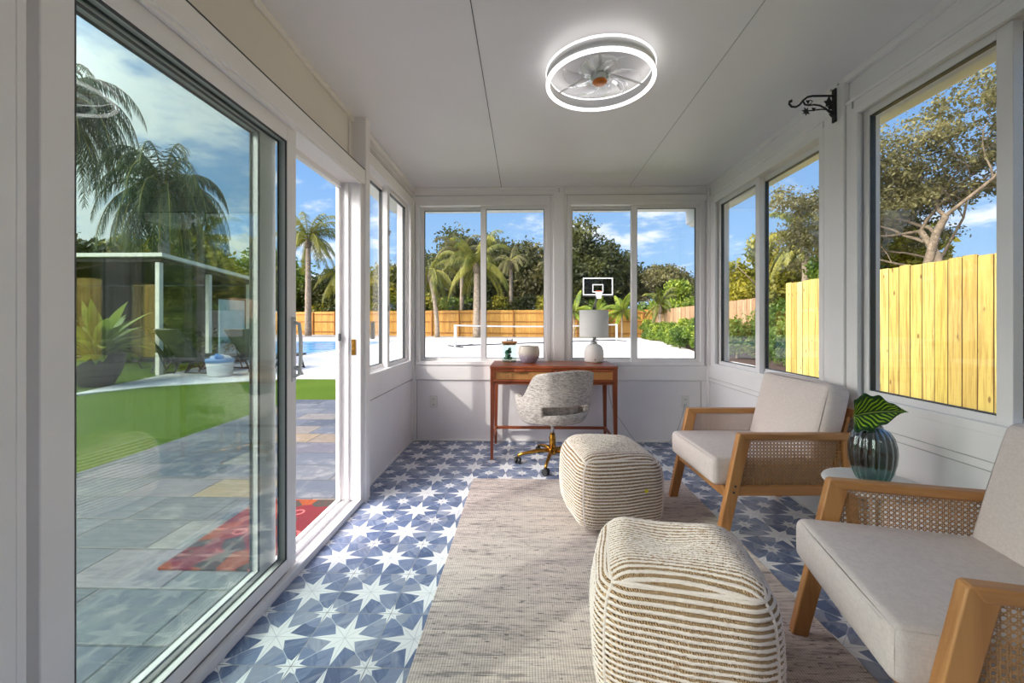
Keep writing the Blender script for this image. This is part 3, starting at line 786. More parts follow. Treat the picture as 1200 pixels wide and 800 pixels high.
for i in range(NU-1):
    for j in range(NV-1): F.append((i*NV+j, (i+1)*NV+j, (i+1)*NV+j+1, i*NV+j+1))
b = MB(); b.add(V, F); lo = b.build('blade', lm.m, lf, True); uvl = lo.data.uv_layers.new(name='UVMap')
for lp in lo.data.loops: uvl.data[lp.index].uv = UV[lp.vertex_index]
sd = lo.modifiers.new('s', 'SOLIDIFY'); sd.thickness = .0012
lo.rotation_euler = (0, R(0), R(-32))
b = MB(); b.tube([(.015,.03,-.22),(.008,.03,-.06),(-.02,.035,-.01),(-.05,.030,.012),(-.068,.040,.020)], [.003,.003,.003,.0028,.002], 8); b.build('stem', pm('leaf_stem', srgb(96,120,50), .1), lf, True)

# desk --------------------------------------------------------------
d = empty('desk', (.229, 3.50, 0)); tag(d, 'reddish wooden writing desk with woven cane drawers under the end windows', 'desk')
W2 = .508; y0, y1 = -.235, .235
b = MB(); b.box(-W2, y0, .728, W2, y1, .748); b.build('desk_top', M['walnut'], d, bevel=.004)
b = MB(); b.box(-W2 + .003, y0 + .006, .600, -W2 + .028, y1, .728); b.box(W2 - .028, y0 + .006, .600, W2 - .003, y1, .728); b.box(-W2 + .028, y0 + .012, .600, W2 - .028, y1, .618); b.box(-W2 + .028, y1 - .02, .618, W2 - .028, y1, .728); b.box(-.012, y0 + .008, .618, .012, y1 - .02, .728)
b.build('case', M['walnut'], d, bevel=.003)
for s in (-1, 1):
    x0_, x1_ = (-W2 + .030, -.014) if s < 0 else (.014, W2 - .030)
    b = MB(); yy = y0 + .001
    b.box(x0_, yy, .622, x1_, yy + .016, .642); b.box(x0_, yy, .704, x1_, yy + .016, .725); b.box(x0_, yy, .642, x0_ + .014, yy + .016, .704); b.box(x1_ - .014, yy, .642, x1_, yy + .016, .704)
    b.box(x0_ + .01, yy + .022, .624, x1_ - .01, yy + .4, .715)
    dr = b.build('drawer', M['walnut'], d, bevel=.002)
    b = cane_panel([(x0_ + .012, .640),(x0_ + .012, .706),(x1_ - .012, .706),(x1_ - .012, .640)], .011, .0022, .0009, lambda a, z, q: (a, yy + .012 - q, z)); b.build('cane_inset', M['desk_cane'], dr)
    b = MB(); b.box(x0_ + .010, yy + .014, .638, x1_ - .010, yy + .020, .708); b.build('backing', pm('cane_backing', srgb(176, 120, 66), .08, 60), dr)
    b = MB(); xm = (x0_ + x1_)/2 - .02; b.prism([(xm - .045,.703),(xm + .045,.703),(xm + .040,.722),(xm - .040,.722)], yy - .018, yy, 'y'); b.build('drawer_pull', M['walnut'], dr, bevel=.005)
for sx in (-1, 1):
    for sy in (-1, 1):
        xo = sx*(W2 - .004); yo = y0 + .008 if sy < 0 else y1 - .004; w_ = .036; v = []
        for z, k in ((0, .022), (.17, .026), (.600, w_), (.612, w_)):
            xi = xo - sx*k; yi = yo - sy*k*(1 if True else 1)
            v += [(xo, yo, z), (xi, yo, z), (xi, yi, z), (xo, yi, z)]
        b = MB(); f = [(0,1,2,3), (12,13,14,15)] + [(4*i + k, 4*i + (k+1) % 4, 4*i + 4 + (k+1) % 4, 4*i + 4 + k) for i in range(3) for k in range(4)]
        b.add(v, f); b.build('leg', M['walnut_z'], d, bevel=.002)
b = MB(); b.box(-W2 + .02, y1 - .03, .135, W2 - .02, y1 - .010, .160); b.build('stretcher', M['walnut'], d, bevel=.002)
for s in (-1, 1):
    b = MB(); b.box(s*(W2 - .024), y0 + .02, .135, s*(W2 - .008), y1 - .02, .160); b.build('stretcher', M['walnut'], d, bevel=.002)
TD = .748
# jar
j = empty('glass_jar', (-.135, 3.62, TD)); tag(j, 'square clear glass jar with a wooden lid and green stones inside, on the desk', 'jar')
b = MB(); hw = .064
def rsq(hw_, z, n=5, r=.012):
    p = []
    for cx_, cy_, a0 in ((1,1,0),(-1,1,90),(-1,-1,180),(1,-1,270)):
        for k in range(n): a = R(a0 + 90*k/(n-1)); p.append((cx_*(hw_-r) + r*math.cos(a), cy_*(hw_-r) + r*math.sin(a), z))
    return p
rings = [rsq(hw-.004, 0), rsq(hw, .004), rsq(hw, .165), rsq(hw-.004, .165), rsq(hw-.004, .008)]
v = sum(rings, []); n = len(rings[0]); f = [tuple(range(n)), tuple(4*n + k for k in range(n))] + [(i*n+k, i*n+(k+1) % n, (i+1)*n+(k+1) % n, (i+1)*n+k) for i in range(4) for k in range(n)]
b.add(v, f); b.build('jar_body', M['jarglass'], j)
b = MB(); b.box(-hw-.002, -hw-.002, .166, hw+.002, hw+.002, .180); b.box(-hw+.008, -hw+.008, .150, hw-.008, hw-.008, .166); b.build('lid', M['oak'], j, bevel=.004)
b = MB(); 
for sx in (-1, 1):
    for sy in (-1, 1): b.lathe([(0,-.008),(.006,-.006),(.008,0),(.006,.006),(0,.008)], (sx*.022, 0, .190 + sy*.006), 12)
b.tube([(-.022,0,.190),(.022,0,.190)], .005, 8); b.build('knob', M['alu'], j, True)
gm = [pm('green_mineral', srgb(34,92,66), .3, 30, .25), pm('pale_green_mineral', srgb(70,130,90), .3, 30, .3)]
for k in range(13):
    b = MB(); rr = rnd(.016, .024); cz = .012 + rr + .027*(k//4); a = k*1.7
    c_ = (rnd(-.034,.034), rnd(-.034,.034), cz); vs = []
    bm = bmesh.new(); bmesh.ops.create_icosphere(bm, subdivisions=1, radius=rr)
    for vv in bm.verts: vv.co *= rnd(.75, 1.1)
    b.add([(q.co.x + c_[0], q.co.y + c_[1], q.co.z*.9 + c_[2]) for q in bm.verts], [tuple(q.index for q in ff.verts) for ff in bm.faces]); bm.free()
    o = b.build('green_stone', gm[k % 2]); o.location = j.location
    tag(o, 'rough green stone among those inside the square glass jar', 'stone', 'green stones inside the glass jar')
# pot
m = Mat('ombre_glaze'); x, y, z = m.xyz(); n = m.noise(scale=60, detail=3)
c_ = m.mix((z + (n - .5)*.03).step(.03, .10), srgb(150,146,172), srgb(206,198,186)); c_ = m.mix((n.step(.5,.65))*.25, c_, srgb(226,220,212)); m.set(c_, .45)
p = empty('planter_bowl', (.035, 3.56, TD)); tag(p, 'round ceramic bowl fading from cream to lavender, on the desk beside the jar', 'bowl')
b = MB(); b.lathe(dense([(0,.0),(.052,.0),(.060,.006),(.082,.035),(.093,.068),(.094,.095),(.088,.125),(.083,.142),(.080,.145),(.077,.142),(.080,.12),(.085,.09),(.083,.065),(.07,.03),(.05,.012),(0,.012)], 2), seg=56); b.build('bowl_body', m.m, p, True)
b = MB(); b.lathe([(0,-.0005),(.05,-.0005),(.052,.001),(.05,.002)], seg=40); b.build('foot', pm('dark_foot', (.04,.035,.03), .1), p)
# lamp
L = empty('table_lamp', (.603, 3.61, TD)); tag(L, 'white table lamp with a drum shade, at the right end of the desk', 'lamp')
b = MB(); b.lathe(dense([(0,0),(.068,0),(.078,.006),(.084,.03),(.086,.065),(.083,.10),(.072,.132),(.054,.152),(.030,.160),(0,.162)], 2), seg=48); b.build('lamp_base', M['ceramic'], L, True)
b = MB(); b.lathe([(.028,.156),(.028,.176),(.018,.182),(.008,.185),(.008,.44),(.012,.452),(0,.464)], seg=20); b.build('stem', M['alu'], L, True)
b = MB(); b.lathe([(0,.456),(.010,.460),(.014,.472),(.010,.482),(0,.486)], seg=16); b.build('finial', M['charcoal'], L, True)
sm = pm('white_lamp_shade', (.70,.70,.69), .02, 30, .9, .2, bscale=300)
b = MB(); b.lathe([(.125,.222),(.125,.452),(.123,.452),(.123,.222),(.125,.222)], seg=64); b.build('lamp_shade', sm, L, True)
b = MB()
for k in range(3): a = k*2*PI/3; b.tube([(0,0,.446),(.123*math.cos(a),.123*math.sin(a),.446)], .0018, 6)
b.build('shade_spider', M['alu'], L)
b = MB(); b.cyl((-.004,-.083,.03),(-.004,-.088,.03),.005,10); b.build('switch', M['rubber'], L)
# lamp cord
cd = MB(); cd.tube([Vector(q) - Vector((.603,3.61,TD)) for q in [(.603,3.70,.753),(.68,3.745,.757),(.745,3.755,.70),(.76,3.75,.45),(.80,3.745,.30),(.92,3.735,.13),(1.0,3.72,.012),(1.06,3.70,.006),(1.15,3.69,.006),(1.30,3.71,.03),(1.38,3.735,.14),(1.44,3.765,.30),(1.45,3.775,.345)]], .0028, 8)
cd.build('power_cord', M['alu'], L, True)
def outlet(loc, label, plug=False):
    e = empty('power_outlet', loc); tag(e, label, 'outlet', 'power outlets in the end wall')
    b = MB(); b.box(-.036, -.006, -.058, .036, 0, .058); b.build('cover_plate', M['plate'], e, bevel=.003)
    for s in (-1, 1):
        b = MB(); b.box(-.017, -.010, s*.024 - .015, .017, -.005, s*.024 + .015); so = b.build('socket', M['whitetop'], e, bevel=.003)
        b = MB(); b.box(-.008, -.0108, s*.024 - .004, -.005, -.0098, s*.024 + .006); b.box(.005, -.0108, s*.024 - .004, .008, -.0098, s*.024 + .006); b.cyl((0,-.0108,s*.024 - .009),(0,-.0098,s*.024 - .009),.0025,8); b.build('slots', M['gasket'], so)
outlet((-.845, YB, .362), 'white outlet left of the desk, below the left end window')
outlet((1.462, YB, .372), 'white outlet above the far armchair, beside the right corner')

# office chair --------------------------------------------------------
oc = empty('office_chair', (.215, 3.215, 0), R(24)); tag(oc, 'grey tweed swivel chair on a gold five-star base at the desk', 'office chair')
NA, NZ = 97, 25; A = R(128); V = []; Fc = []
def hh(a):       # top height of the shell round the seat (0 = straight back)
    t = abs(a)/A; q = (t - .42)/.22; q = min(1, max(0, q)); q = q*q*(3 - 2*q); base = .755*(1 - q) + .545*q
    e = min(1, max(0, (t - .86)/.14)); base -= .10*e*e
    return base - .03*(t/.42)**2*(1 if t < .42 else (1 - q))
for i in range(NA):
    a = -A + 2*A*i/(NA-1); H = hh(a)
    for k in range(NZ):
        t = k/(NZ-1); z = .365 + (H - .365)*t; q = (z - .365)/.39
        rr = .205 + .045*min(1, q*3.2)**.6 + .012*q; lean = -.035*q
        sxx = 1.0; V.append((rr*math.sin(a)*sxx, -rr*math.cos(a)*.97 + lean, z))
for i in range(NA-1):
    a = -A + 2*A*(i+.5)/(NA-1)
    for k in range(NZ-1):
        t = (k+.5)/(NZ-1); z = .365 + (hh(a) - .365)*t
        if abs(a) < R(44) and .425 < z < .492: continue
        Fc.append((i*NZ+k, (i+1)*NZ+k, (i+1)*NZ+k+1, i*NZ+k+1))
b = MB(); b.add(V, Fc); sh = b.build('backrest', M['tweed'], oc, True)
s_ = sh.modifiers.new('sol', 'SOLIDIFY'); s_.thickness = .042; s_.offset = 1 ; subsurf(sh, 1)
b = MB(); b.lathe(dense([(0,.372),(.16,.372),(.20,.378),(.212,.40),(.214,.44),(.208,.468),(.18,.48),(0,.484)], 2), seg=48)
b.v = [(x*.97, y*1.0 + .02, z) for x, y, z in b.v]; b.build('seat', M['tweed'], oc, True)
b = MB(); b.box(-.07,-.07,.352,.07,.09,.374); b.build('seat_plate', M['alu'], oc, bevel=.004)
b = MB(); b.lathe([(.014,.20),(.014,.356)], seg=20); b.build('gas_lift', M['chrome'], oc, True)
b = MB(); b.lathe([(.026,.085),(.026,.20),(.022,.212),(.020,.232),(0.0,.232)], seg=24); b.lathe([(0,.07),(.03,.07),(.036,.085),(.034,.11),(.028,.12)], seg=24); b.build('hub', M['brass'], oc, True)
b = MB(); b.tube([(.03,-.02,.362),(.10,-.09,.352),(.155,-.13,.336)], .0035, 8); b.build('height_lever', M['brass'], oc, True)
for k in range(5):
    a = R(184 + 72*k) - R(24); ca, sa = math.cos(a), math.sin(a)
    g = MB(); g.tube([(ca*.02,sa*.02,.10),(ca*.12,sa*.12,.098),(ca*.22,sa*.22,.078),(ca*.262,sa*.262,.066),(ca*.27,sa*.27,.050)], [.016,.015,.012,.011,.009], 12); lg = g.build('base_arm', M['brass'], oc, True)
    c = MB(); pa = a + R(70); px, py = -math.sin(pa), math.cos(pa); cx_, cy_ = ca*.27, sa*.27
    for s in (-1, 1): c.cyl((cx_ + px*s*.006, cy_ + py*s*.006, .025), (cx_ + px*s*.022, cy_ + py*s*.022, .025), .025, 20)
    c.box(cx_ - .012, cy_ - .012, .022, cx_ + .012, cy_ + .012, .052); c.build('caster', M['rubber'], lg, bevel=.002)

# ceiling fan light -----------------------------------------------------
FX, FY = .369, 2.035; FZ = zc(FY)
fl = empty('ceiling_fan_light', (FX, FY, FZ)); tag(fl, 'round white fan light with two glowing rings flush on the ceiling', 'ceiling light')
def em(name, c, s_):
    m = Mat(name); m.N.remove(m.bs); e = m.N.new('ShaderNodeEmission'); e.inputs[0].default_value = c + (1,); e.inputs[1].default_value = s_; m.L.new(e.outputs[0], m.out.inputs[0]); return m.m
M['led'] = em('led_ring', (1, .98, .96), 3.2)
def ring(z0, z1, r0, r1): 
    b = MB(); b.lathe([(r0, z0), (r1, z0), (r1, z1), (r0, z1), (r0, z0)], seg=96); return b
ring(-.085, -.040, .247, .262).build('housing_band', M['whitetop'], fl, True, bevel=0)
ring(-.095, -.085, .246, .264).build('led_ring', M['led'], fl)
ring(-.040, -.031, .250, .264).build('led_ring', M['led'], fl)
b = MB(); b.lathe([(0,0),(.088,0),(.092,-.006),(.086,-.020),(.055,-.030),(.05,-.05),(0,-.05)], seg=48); b.build('canopy', M['plate'], fl, True)
b = MB()
for k in range(3): a = R(20 + 120*k); b.beam((.05*math.cos(a), .05*math.sin(a), -.028), (.25*math.cos(a), .25*math.sin(a), -.050), .012, .004)
b.build('bracket', M['plate'], fl)
b = MB(); b.lathe([(0,-.05),(.042,-.05),(.052,-.060),(.052,-.074),(.044,-.082),(0,-.082)], seg=40); hb = b.build('motor_hub', M['jarglass'], fl, True)
b = MB(); b.lathe([(0,-.05),(.03,-.05),(.034,-.08),(0,-.08)], seg=32); b.build('motor', M['plate'], fl, True)
b = MB(); b.lathe([(0,-.080),(.034,-.080),(.036,-.086),(.030,-.091),(0,-.092)], seg=40); b.build('hub_cap', pm('copper_cap', srgb(196,112,44), .05, 20, .35, metal=.4), fl, True)
M['blade'] = glass_mat('clear_fan_blade', (.95,.95,.96), 1.5, 1.0, .05)
for k in range(7):
    a0 = R(12 + 360/7*k); V = []; F = []
    for i in range(13):
        t = i/12; r_ = .045 + .150*t; wd = .018 + .040*math.sin(PI*min(1, t*.85 + .1)); sw = a0 + .55*t*t
        if t > .85: wd *= 1 - ((t - .85)/.15)**2*.8
        for s in (-1, 0, 1):
            an = sw + s*wd/r_*.7; V.append((r_*math.cos(an), r_*math.sin(an), -.064 + s*.010 + (0 if s else .003)))
    for i in range(12):
        for q_ in (0, 1): F.append((i*3+q_, (i+1)*3+q_, (i+1)*3+q_+1, i*3+q_+1))
    b = MB(); b.add(V, F); o = b.build('fan_blade', M['blade'], fl, True); s_ = o.modifiers.new('s', 'SOLIDIFY'); s_.thickness = .002

# wall bracket -----------------------------------------------------------
wb = empty('plant_bracket', (XR - .03, 2.222, 2.245)); tag(wb, 'black wrought iron plant bracket with vine leaves on the post between side windows', 'bracket')
b = MB(); b.box(-.010, -.013, -.088, 0, .013, .088); b.build('back_plate', M['black'], wb, bevel=.002)
b = MB(); b.tube([(-.008,0,.052),(-.06,0,.053),(-.12,0,.053),(-.145,0,.048),(-.168,0,.030),(-.185,0,.008),(-.205,0,-.004),(-.228,0,-.002),(-.240,0,.012),(-.238,0,.026),(-.228,0,.028)], [.0055]*9 + [.006, .008], 10); b.build('hook_arm', M['black'], wb, True)
b = MB(); b.tube([(-.008,0,-.042),(-.03,0,-.035),(-.05,0,-.014),(-.08,0,.002),(-.11,0,.007),(-.135,0,.004),(-.158,0,.008),(-.168,0,.026),(-.16,0,.038)], .0045, 8)
b.tube([(-.008,0,-.036),(-.04,0,-.020),(-.07,0,-.018),(-.11,0,-.022),(-.145,0,-.026)], .0036, 8)
b.tube([(-.145,0,.006),(-.128,0,.012),(-.118,0,.024),(-.13,0,.032)], .0022, 8); b.build('vine', M['black'], wb, True)
def leafpoly(cx_, cz_, r_, n, rr, rot=0):
    p = []
    for k in range(2*n): a = rot + PI*k/n; q_ = r_ if k % 2 == 0 else r_*rr; p.append((cx_ + q_*math.cos(a), cz_ + q_*math.sin(a)))
    return p
for k, (cx_, cz_, r_, n, rr, ro) in enumerate([(-.152,-.028,.024,7,.45,.2),(-.034,.016,.027,5,.55,1.57),(-.026,-.008,.018,5,.5,.4),(-.142,.024,.014,3,.45,.6),(-.112,-.016,.014,3,.4,.5),(-.022,-.048,.014,3,.45,4.9)]):
    b = MB(); b.prism(leafpoly(cx_, cz_, r_, n, rr, ro), -.003, .003, 'y'); b.build('flower' if k == 0 else 'leaf', M['black'], wb, bevel=.0015)
b = MB(); b.prism([(-.034,.052),(-.052,.012),(-.016,.012)], -.004, .004, 'y'); b.build('leaf', M['black'], wb, bevel=.002)
# door mat outside
m = Mat('floral_coir'); x, y, z = m.xyz(); vv = m.vor(m.vec(x*9, y*9), 1.0, 'F1', 'Color'); r_, g_, b_ = m.xyz(vec=vv.s); dd = m.vor(m.vec(x*9, y*9), 1.0)
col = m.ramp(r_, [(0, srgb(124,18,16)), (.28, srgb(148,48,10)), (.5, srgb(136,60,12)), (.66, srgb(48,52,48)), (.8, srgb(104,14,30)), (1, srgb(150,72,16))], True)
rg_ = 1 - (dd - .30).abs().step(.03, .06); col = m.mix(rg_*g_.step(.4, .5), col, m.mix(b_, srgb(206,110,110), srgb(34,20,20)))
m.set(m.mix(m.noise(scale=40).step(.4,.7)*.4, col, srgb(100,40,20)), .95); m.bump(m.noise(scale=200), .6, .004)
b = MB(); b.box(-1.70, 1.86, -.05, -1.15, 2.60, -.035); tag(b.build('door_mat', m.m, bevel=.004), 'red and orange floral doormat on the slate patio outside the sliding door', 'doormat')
# ================================================================== GARDEN
G = -.06
b = MB(); b.box(-60, -20, -.30, 60, 80, -.16); struct(b.build('ground', M['soil']), 'bare soil beyond the garden fences')
def slab(name, poly, z, m, label, th=.08):
    b = MB(); b.prism(poly, z - th, z, 'z'); return struct(b.build(name, M[m]), label)
slab('lawn', [(-19,-6),(-1.2,-6),(-1.2,8.6),(-4.6,8.6),(-6.8,7.6),(-7.0,6.0),(-8.4,12.3),(-19,12.3)], G, 'grass', 'bright green lawn', .10)
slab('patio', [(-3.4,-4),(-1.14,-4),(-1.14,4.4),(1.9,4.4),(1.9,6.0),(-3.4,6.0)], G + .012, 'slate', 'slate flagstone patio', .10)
slab('lawn_strip', [(-3.4,6.0),(6,6.0),(6,8.2),(-4.6,8.2),(-4.6,6.2)], G + .004, 'grass', 'lawn strip between patio and court', .12)
# pool deck and court with a hole for the pool (built as pieces round it)
px0, px1, py0, py1 = -17.0, -7.6, 12.6, 23.8
b = MB()
b.prism([(-7.15,6.2),(-6.6,7.2),(-4.7,8.2),(6.6,8.2),(6.6,12.6),(-8.9,12.6)], G - .08, G + .016)
b.box(px1, 12.6, G - .08, 9.0, 34.0, G + .016); b.box(-24, 23.8, G - .08, px1, 34.0, G + .016); b.box(-24, 12.4, G - .08, px0, 23.8, G + .016)
b.prism([(-17,12.6),(-17,12.35),(-8.8,12.35),(-8.8,12.6)], G - .08, G + .016)
struct(b.build('pool_deck', M['deckstone']), 'pale concrete pool deck and sport court')
wm = Mat('pool_water'); x, y, z = wm.xyz(); n = wm.noise(m_vec := wm.vec(x*.8, y*.35), 3, 3); wm.set(wm.mix(n.step(.35,.65), srgb(60,150,210), srgb(110,195,235)), .2, spec=.25); wm.bump(wm.noise(scale=5, detail=3), .12, .03)
M['water'] = wm.m
b = MB(); b.box(px0, py0, -.6, px1, py1, -.09); struct(b.build('pool_water', M['water']), 'blue swimming pool water')
b = MB(); 
for q in ((px0-.02,py0-.02,px1+.02,py0+.3),(px0-.02,py1-.3,px1+.02,py1+.02),(px0-.02,py0,px0+.3,py1),(px1-.3,py0,px1+.02,py1)): b.box(q[0], q[1], -.22, q[2], q[3], G + .03)
struct(b.build('pool_coping', M['coping'], bevel=.02), 'blue grey coping round the pool')
slab('gravel_strip', [(-24,31.0),(0,28.6),(9,30.0),(9,33.5),(-24,39)], G + .022, 'gravel', 'grey gravel strip along the far fence')
slab('planting_bed', [(5.7,12.0),(7.4,20),(9.0,31),(12,31),(10.5,12.0)], G + .03, 'mulch', 'dark mulch bed below the hedge')
slab('side_bed', [(6.0,8.0),(6.0,12.6),(12,12.6),(12,7.2)], G + .034, 'mulch', 'mulch bed beyond the near fence end')
slab('side_lawn', [(1.9,-4),(4.35,-4),(4.35,7.0),(6,7.2),(6,8.0),(1.9,8.0)], G - .003, 'grass', 'narrow lawn along the pine fence')

# fences ---------------------------------------------------------------
def fence(name, a, bb, ztop, m, label, posts=2.4, front=1, board=.14, rail=True):
    """a->b ground line. boards with tiny height/depth variation, rails and posts on the viewer side when front"""
    a = Vector((a[0], a[1], 0)); bb = Vector((bb[0], bb[1], 0)); L = (bb - a).length; ang = math.atan2(bb.y - a.y, bb.x - a.x)
    e = empty(name, (a.x, a.y, G), ang); tag(e, label, 'fence'); n = int(L/board); H = ztop - G
    b = MB()
    for i in range(n):
        x0 = i*board + .002; x1 = (i+1)*board - .003; h = H + rnd(-.012, .012) if board < .2 else H; dy = rnd(-.002, .002)
        b.prism([(x0, 0), (x1, 0), (x1, h - .012), (x1 - .012, h), (x0 + .012, h), (x0, h - .012)], dy, dy + .018, 'y')
    b.build('boards', M[m], e)
    if rail:
        for z in (.25, H*.55, H - .28):
            b = MB(); b.box(0, -front*.04, z, L, 0, z + .085); b.build('rail', M['fence_rail'], e)
        k = 0; x = .2
        while x < L:
            b = MB(); b.box(x, -front*.12, 0, x + .09, -front*.04, H - .02); b.build('post', M['fence_rail'], e, bevel=.004); x += posts
    return e
M['fence_near_x'] = fence_mat('new_pine_fence', [srgb(194,174,84), srgb(214,198,114), srgb(184,156,76), srgb(222,208,132)], srgb(146,104,46), axis=0)
M['fence_back_x'] = M['fence_back']
M['fence_old_x'] = fence_mat('weathered_cedar', [srgb(190,156,118), srgb(156,122,88), srgb(204,174,138), srgb(170,132,96)], srgb(104,74,52), False, axis=0, board=.15)
fence('pine_fence', (4.40, 7.05), (4.40, -2.0), 1.75, 'fence_near_x', 'tall new pine board fence with knots, close outside the right windows', rail=False)
fence('golden_fence', (-3.5, 31.6), (9.4, 30.4), 2.0, 'fence_back_x', 'golden wooden fence behind the court, seen through the end windows', front=1)
fence('golden_fence', (-26, 38.5), (-3.5, 31.6), 2.0, 'fence_back_x', 'golden wooden fence behind the pool, seen through the open door', front=1)
fence('cedar_fence', (9.4, 30.4), (7.9, 13.6), 1.92, 'fence_old_x', 'weathered brown cedar fence behind the hedge on the right', rail=False, board=.15)
fence('golden_fence', (10.5, 19.5), (12.5, 9.0), 1.55, 'fence_back_x', 'short golden fence section seen low in the far side window', rail=False)
fence('golden_fence', (-24, 30), (-26, 38.5), 2.0, 'fence_back_x', 'golden wooden fence at the far left corner of the garden', rail=False)

fence('golden_fence', (-21, 2), (-24, 30), 2.0, 'fence_back_x', 'golden wooden fence along the far left side of the garden, behind the shelter', rail=False)
# leaves ---------------------------------------------------------------
def leafcloud(name, blobs, n, size, m, parent, seed, flat=.0, shell=.55, asp=.5):
    """n leaf quads spread through ellipsoid blobs (cx,cy,cz,rx,ry,rz)"""
    rg = np.random.RandomState(seed); bl = np.array(blobs, dtype=float); w = (bl[:,3]*bl[:,4]*bl[:,5])**.67; w /= w.sum()
    k = rg.choice(len(bl), n, p=w); d = rg.randn(n, 3); d /= np.linalg.norm(d, axis=1, keepdims=True)
    rad = shell + (1 - shell)*rg.rand(n, 1); rad *= (1 + .13*rg.randn(n, 1)); P = bl[k,:3] + d*bl[k,3:]*rad
    u = rg.randn(n, 3); u[:,2] *= (1 - flat); u /= np.linalg.norm(u, axis=1, keepdims=True); v = np.cross(u, rg.randn(n, 3)); v /= np.linalg.norm(v, axis=1, keepdims=True)
    s = size*(.6 + .8*rg.rand(n, 1)); u *= s; v *= s*asp
    V = np.stack([P - u, P + v, P + u, P - v], 1).reshape(-1, 3); F = np.arange(4*n).reshape(n, 4)
    return npmesh(name, V, F, M[m] if isinstance(m, str) else m, parent)
def crown(cx, cy, cz, rx, ry, rz, nb, rg, low=-.35, br=.38):
    out = []
    for _ in range(nb):
        d = rg.randn(3); d /= np.linalg.norm(d); d[2] = max(d[2], low); k = .45 + .45*rg.rand()
        f = br*(.7 + .6*rg.rand()); out.append((cx + d[0]*rx*k, cy + d[1]*ry*k, cz + d[2]*rz*k, rx*f, ry*f, rz*f*.85))
    return out
def tree(name, x, y, h, r, m, label, seed, n=9000, size=.16, trunk_r=.16, cat='tree', group=None, crown_low=.3, nb=26, bark='bark'):
    e = empty(name, (x, y, G), 0); tag(e, label, cat, group); rg = np.random.RandomState(seed)
    b = MB(); b.tube([(0,0,-.1),(.1*r*rg.randn()*.3,0,h*.3),(.12*r*rg.randn(),.1*r*rg.randn(),h*.62)], [trunk_r, trunk_r*.8, trunk_r*.4], 8)
    for k in range(6):
        a = rg.rand()*6.28; z0 = h*(.25 + .3*rg.rand()); b.tube([(0,0,z0),(r*.35*math.cos(a),r*.35*math.sin(a),z0 + h*.15),(r*.7*math.cos(a),r*.7*math.sin(a),z0 + h*.28)], [trunk_r*.45, trunk_r*.3, trunk_r*.1], 6)
    b.build('trunk', M[bark], e, True)
    zc_ = h*(crown_low + 1)/2; rz = h*(1 - crown_low)/2
    leafcloud('foliage', crown(0, 0, zc_, r, r*.8, rz, nb, rg), n, size, m, e, seed + 1); return e
# far tree line, each tree its own crown: x, y, height, radius, material, label
TL = [
 (-6.2, 41, 9.8, 4.4, 'l_dark', 'dark dense tree behind the golden fence at the left of the left end window'),
 (-2.2, 43, 10.2, 4.6, 'l_dark', 'dark green tree behind the two palms in the left end window'),
 (1.6, 42, 10.6, 4.4, 'l_olive', 'broad olive green oak behind the fence in the right half of the left end window'),
 (5.2, 40, 10.4, 3.6, 'l_dark', 'dark green oak behind the fence, hidden partly by the window post'),
 (8.2, 43, 9.6, 3.8, 'l_dark', 'dense dark oak standing behind the basketball hoop'),
 (17.6, 44, 4.8, 3.4, 'l_dark', 'low dark trees at the right of the right end window'),
 (21.5, 42, 6.4, 3.2, 'l_olive', 'olive tree seen at the right edge of the right end window'),
 (-19.5, 43, 7.0, 4.4, 'l_dark', 'dark dense tree behind the fence left of the tall palm'),
 (-13.6, 44, 7.4, 4.2, 'l_gold', 'golden green tree behind the palms beyond the pool'),
 (-9.8, 43, 8.0, 4.0, 'l_dark', 'dark tree behind the fence seen through the left wall window'),
 (-26.5, 42, 8.6, 4.4, 'l_green', 'green tree rising behind the pool fence, seen at the edge of the glass panel'),
 (-21.5, 25, 7.0, 3.6, 'l_gold', 'yellowish green tree behind the white garden shelter'),
 (-26, 23, 6.2, 4.0, 'l_dark', 'dark tree behind the left part of the white garden shelter'),
 (-25.5, 14, 6.0, 3.6, 'l_dark', 'dark bushy tree beyond the left side fence, behind the potted plant'),
]
for i, (x_, y_, h_, r_, m_, lb) in enumerate(TL):
    tree('evergreen_tree' if m_ == 'l_dark' else 'oak_tree', x_, y_, h_, r_, m_, lb, 40 + i, n=16000, size=.20, crown_low=.06, nb=44)
# undergrowth behind the far fence
UL = [(-8.2,35.5,'l_gold'),(-6.2,35.8,'l_green'),(-4.0,35,'l_dark'),(-1.8,35.2,'l_gold'),(.3,35.4,'l_dark'),(2.4,35,'l_gold'),(4.4,34.6,'l_dark'),(6.9,34.5,'l_green'),(-12,39,'l_dark'),(-15,39.4,'l_gold'),(-17.6,40,'l_dark'),(-20.4,40.6,'l_gold'),(11.5,34.5,'l_green'),(15.5,35.5,'l_dark'),(19,36,'l_gold')]
for i, (x_, y_, m_) in enumerate(UL):
    e = empty('bush', (x_, y_, G)); rg = np.random.RandomState(200 + i); nm = {'l_gold': 'yellow green', 'l_green': 'fresh green', 'l_dark': 'dark green'}[m_]
    tag(e, nm + ' bush rising just above the far wooden fences', 'bush', nm + ' bushes behind the far fences')
    leafcloud('foliage', crown(0, 0, 1.6, 1.9, 1.0, 1.6, 16, rg, -1, .48), 5000, .15, m_, e, 300 + i)
    b = MB(); b.tube([(0,0,-.1),(.05,0,1.2),(-.1,0,2)], [.06,.04,.02], 6); b.build('stem', M['bark'], e)
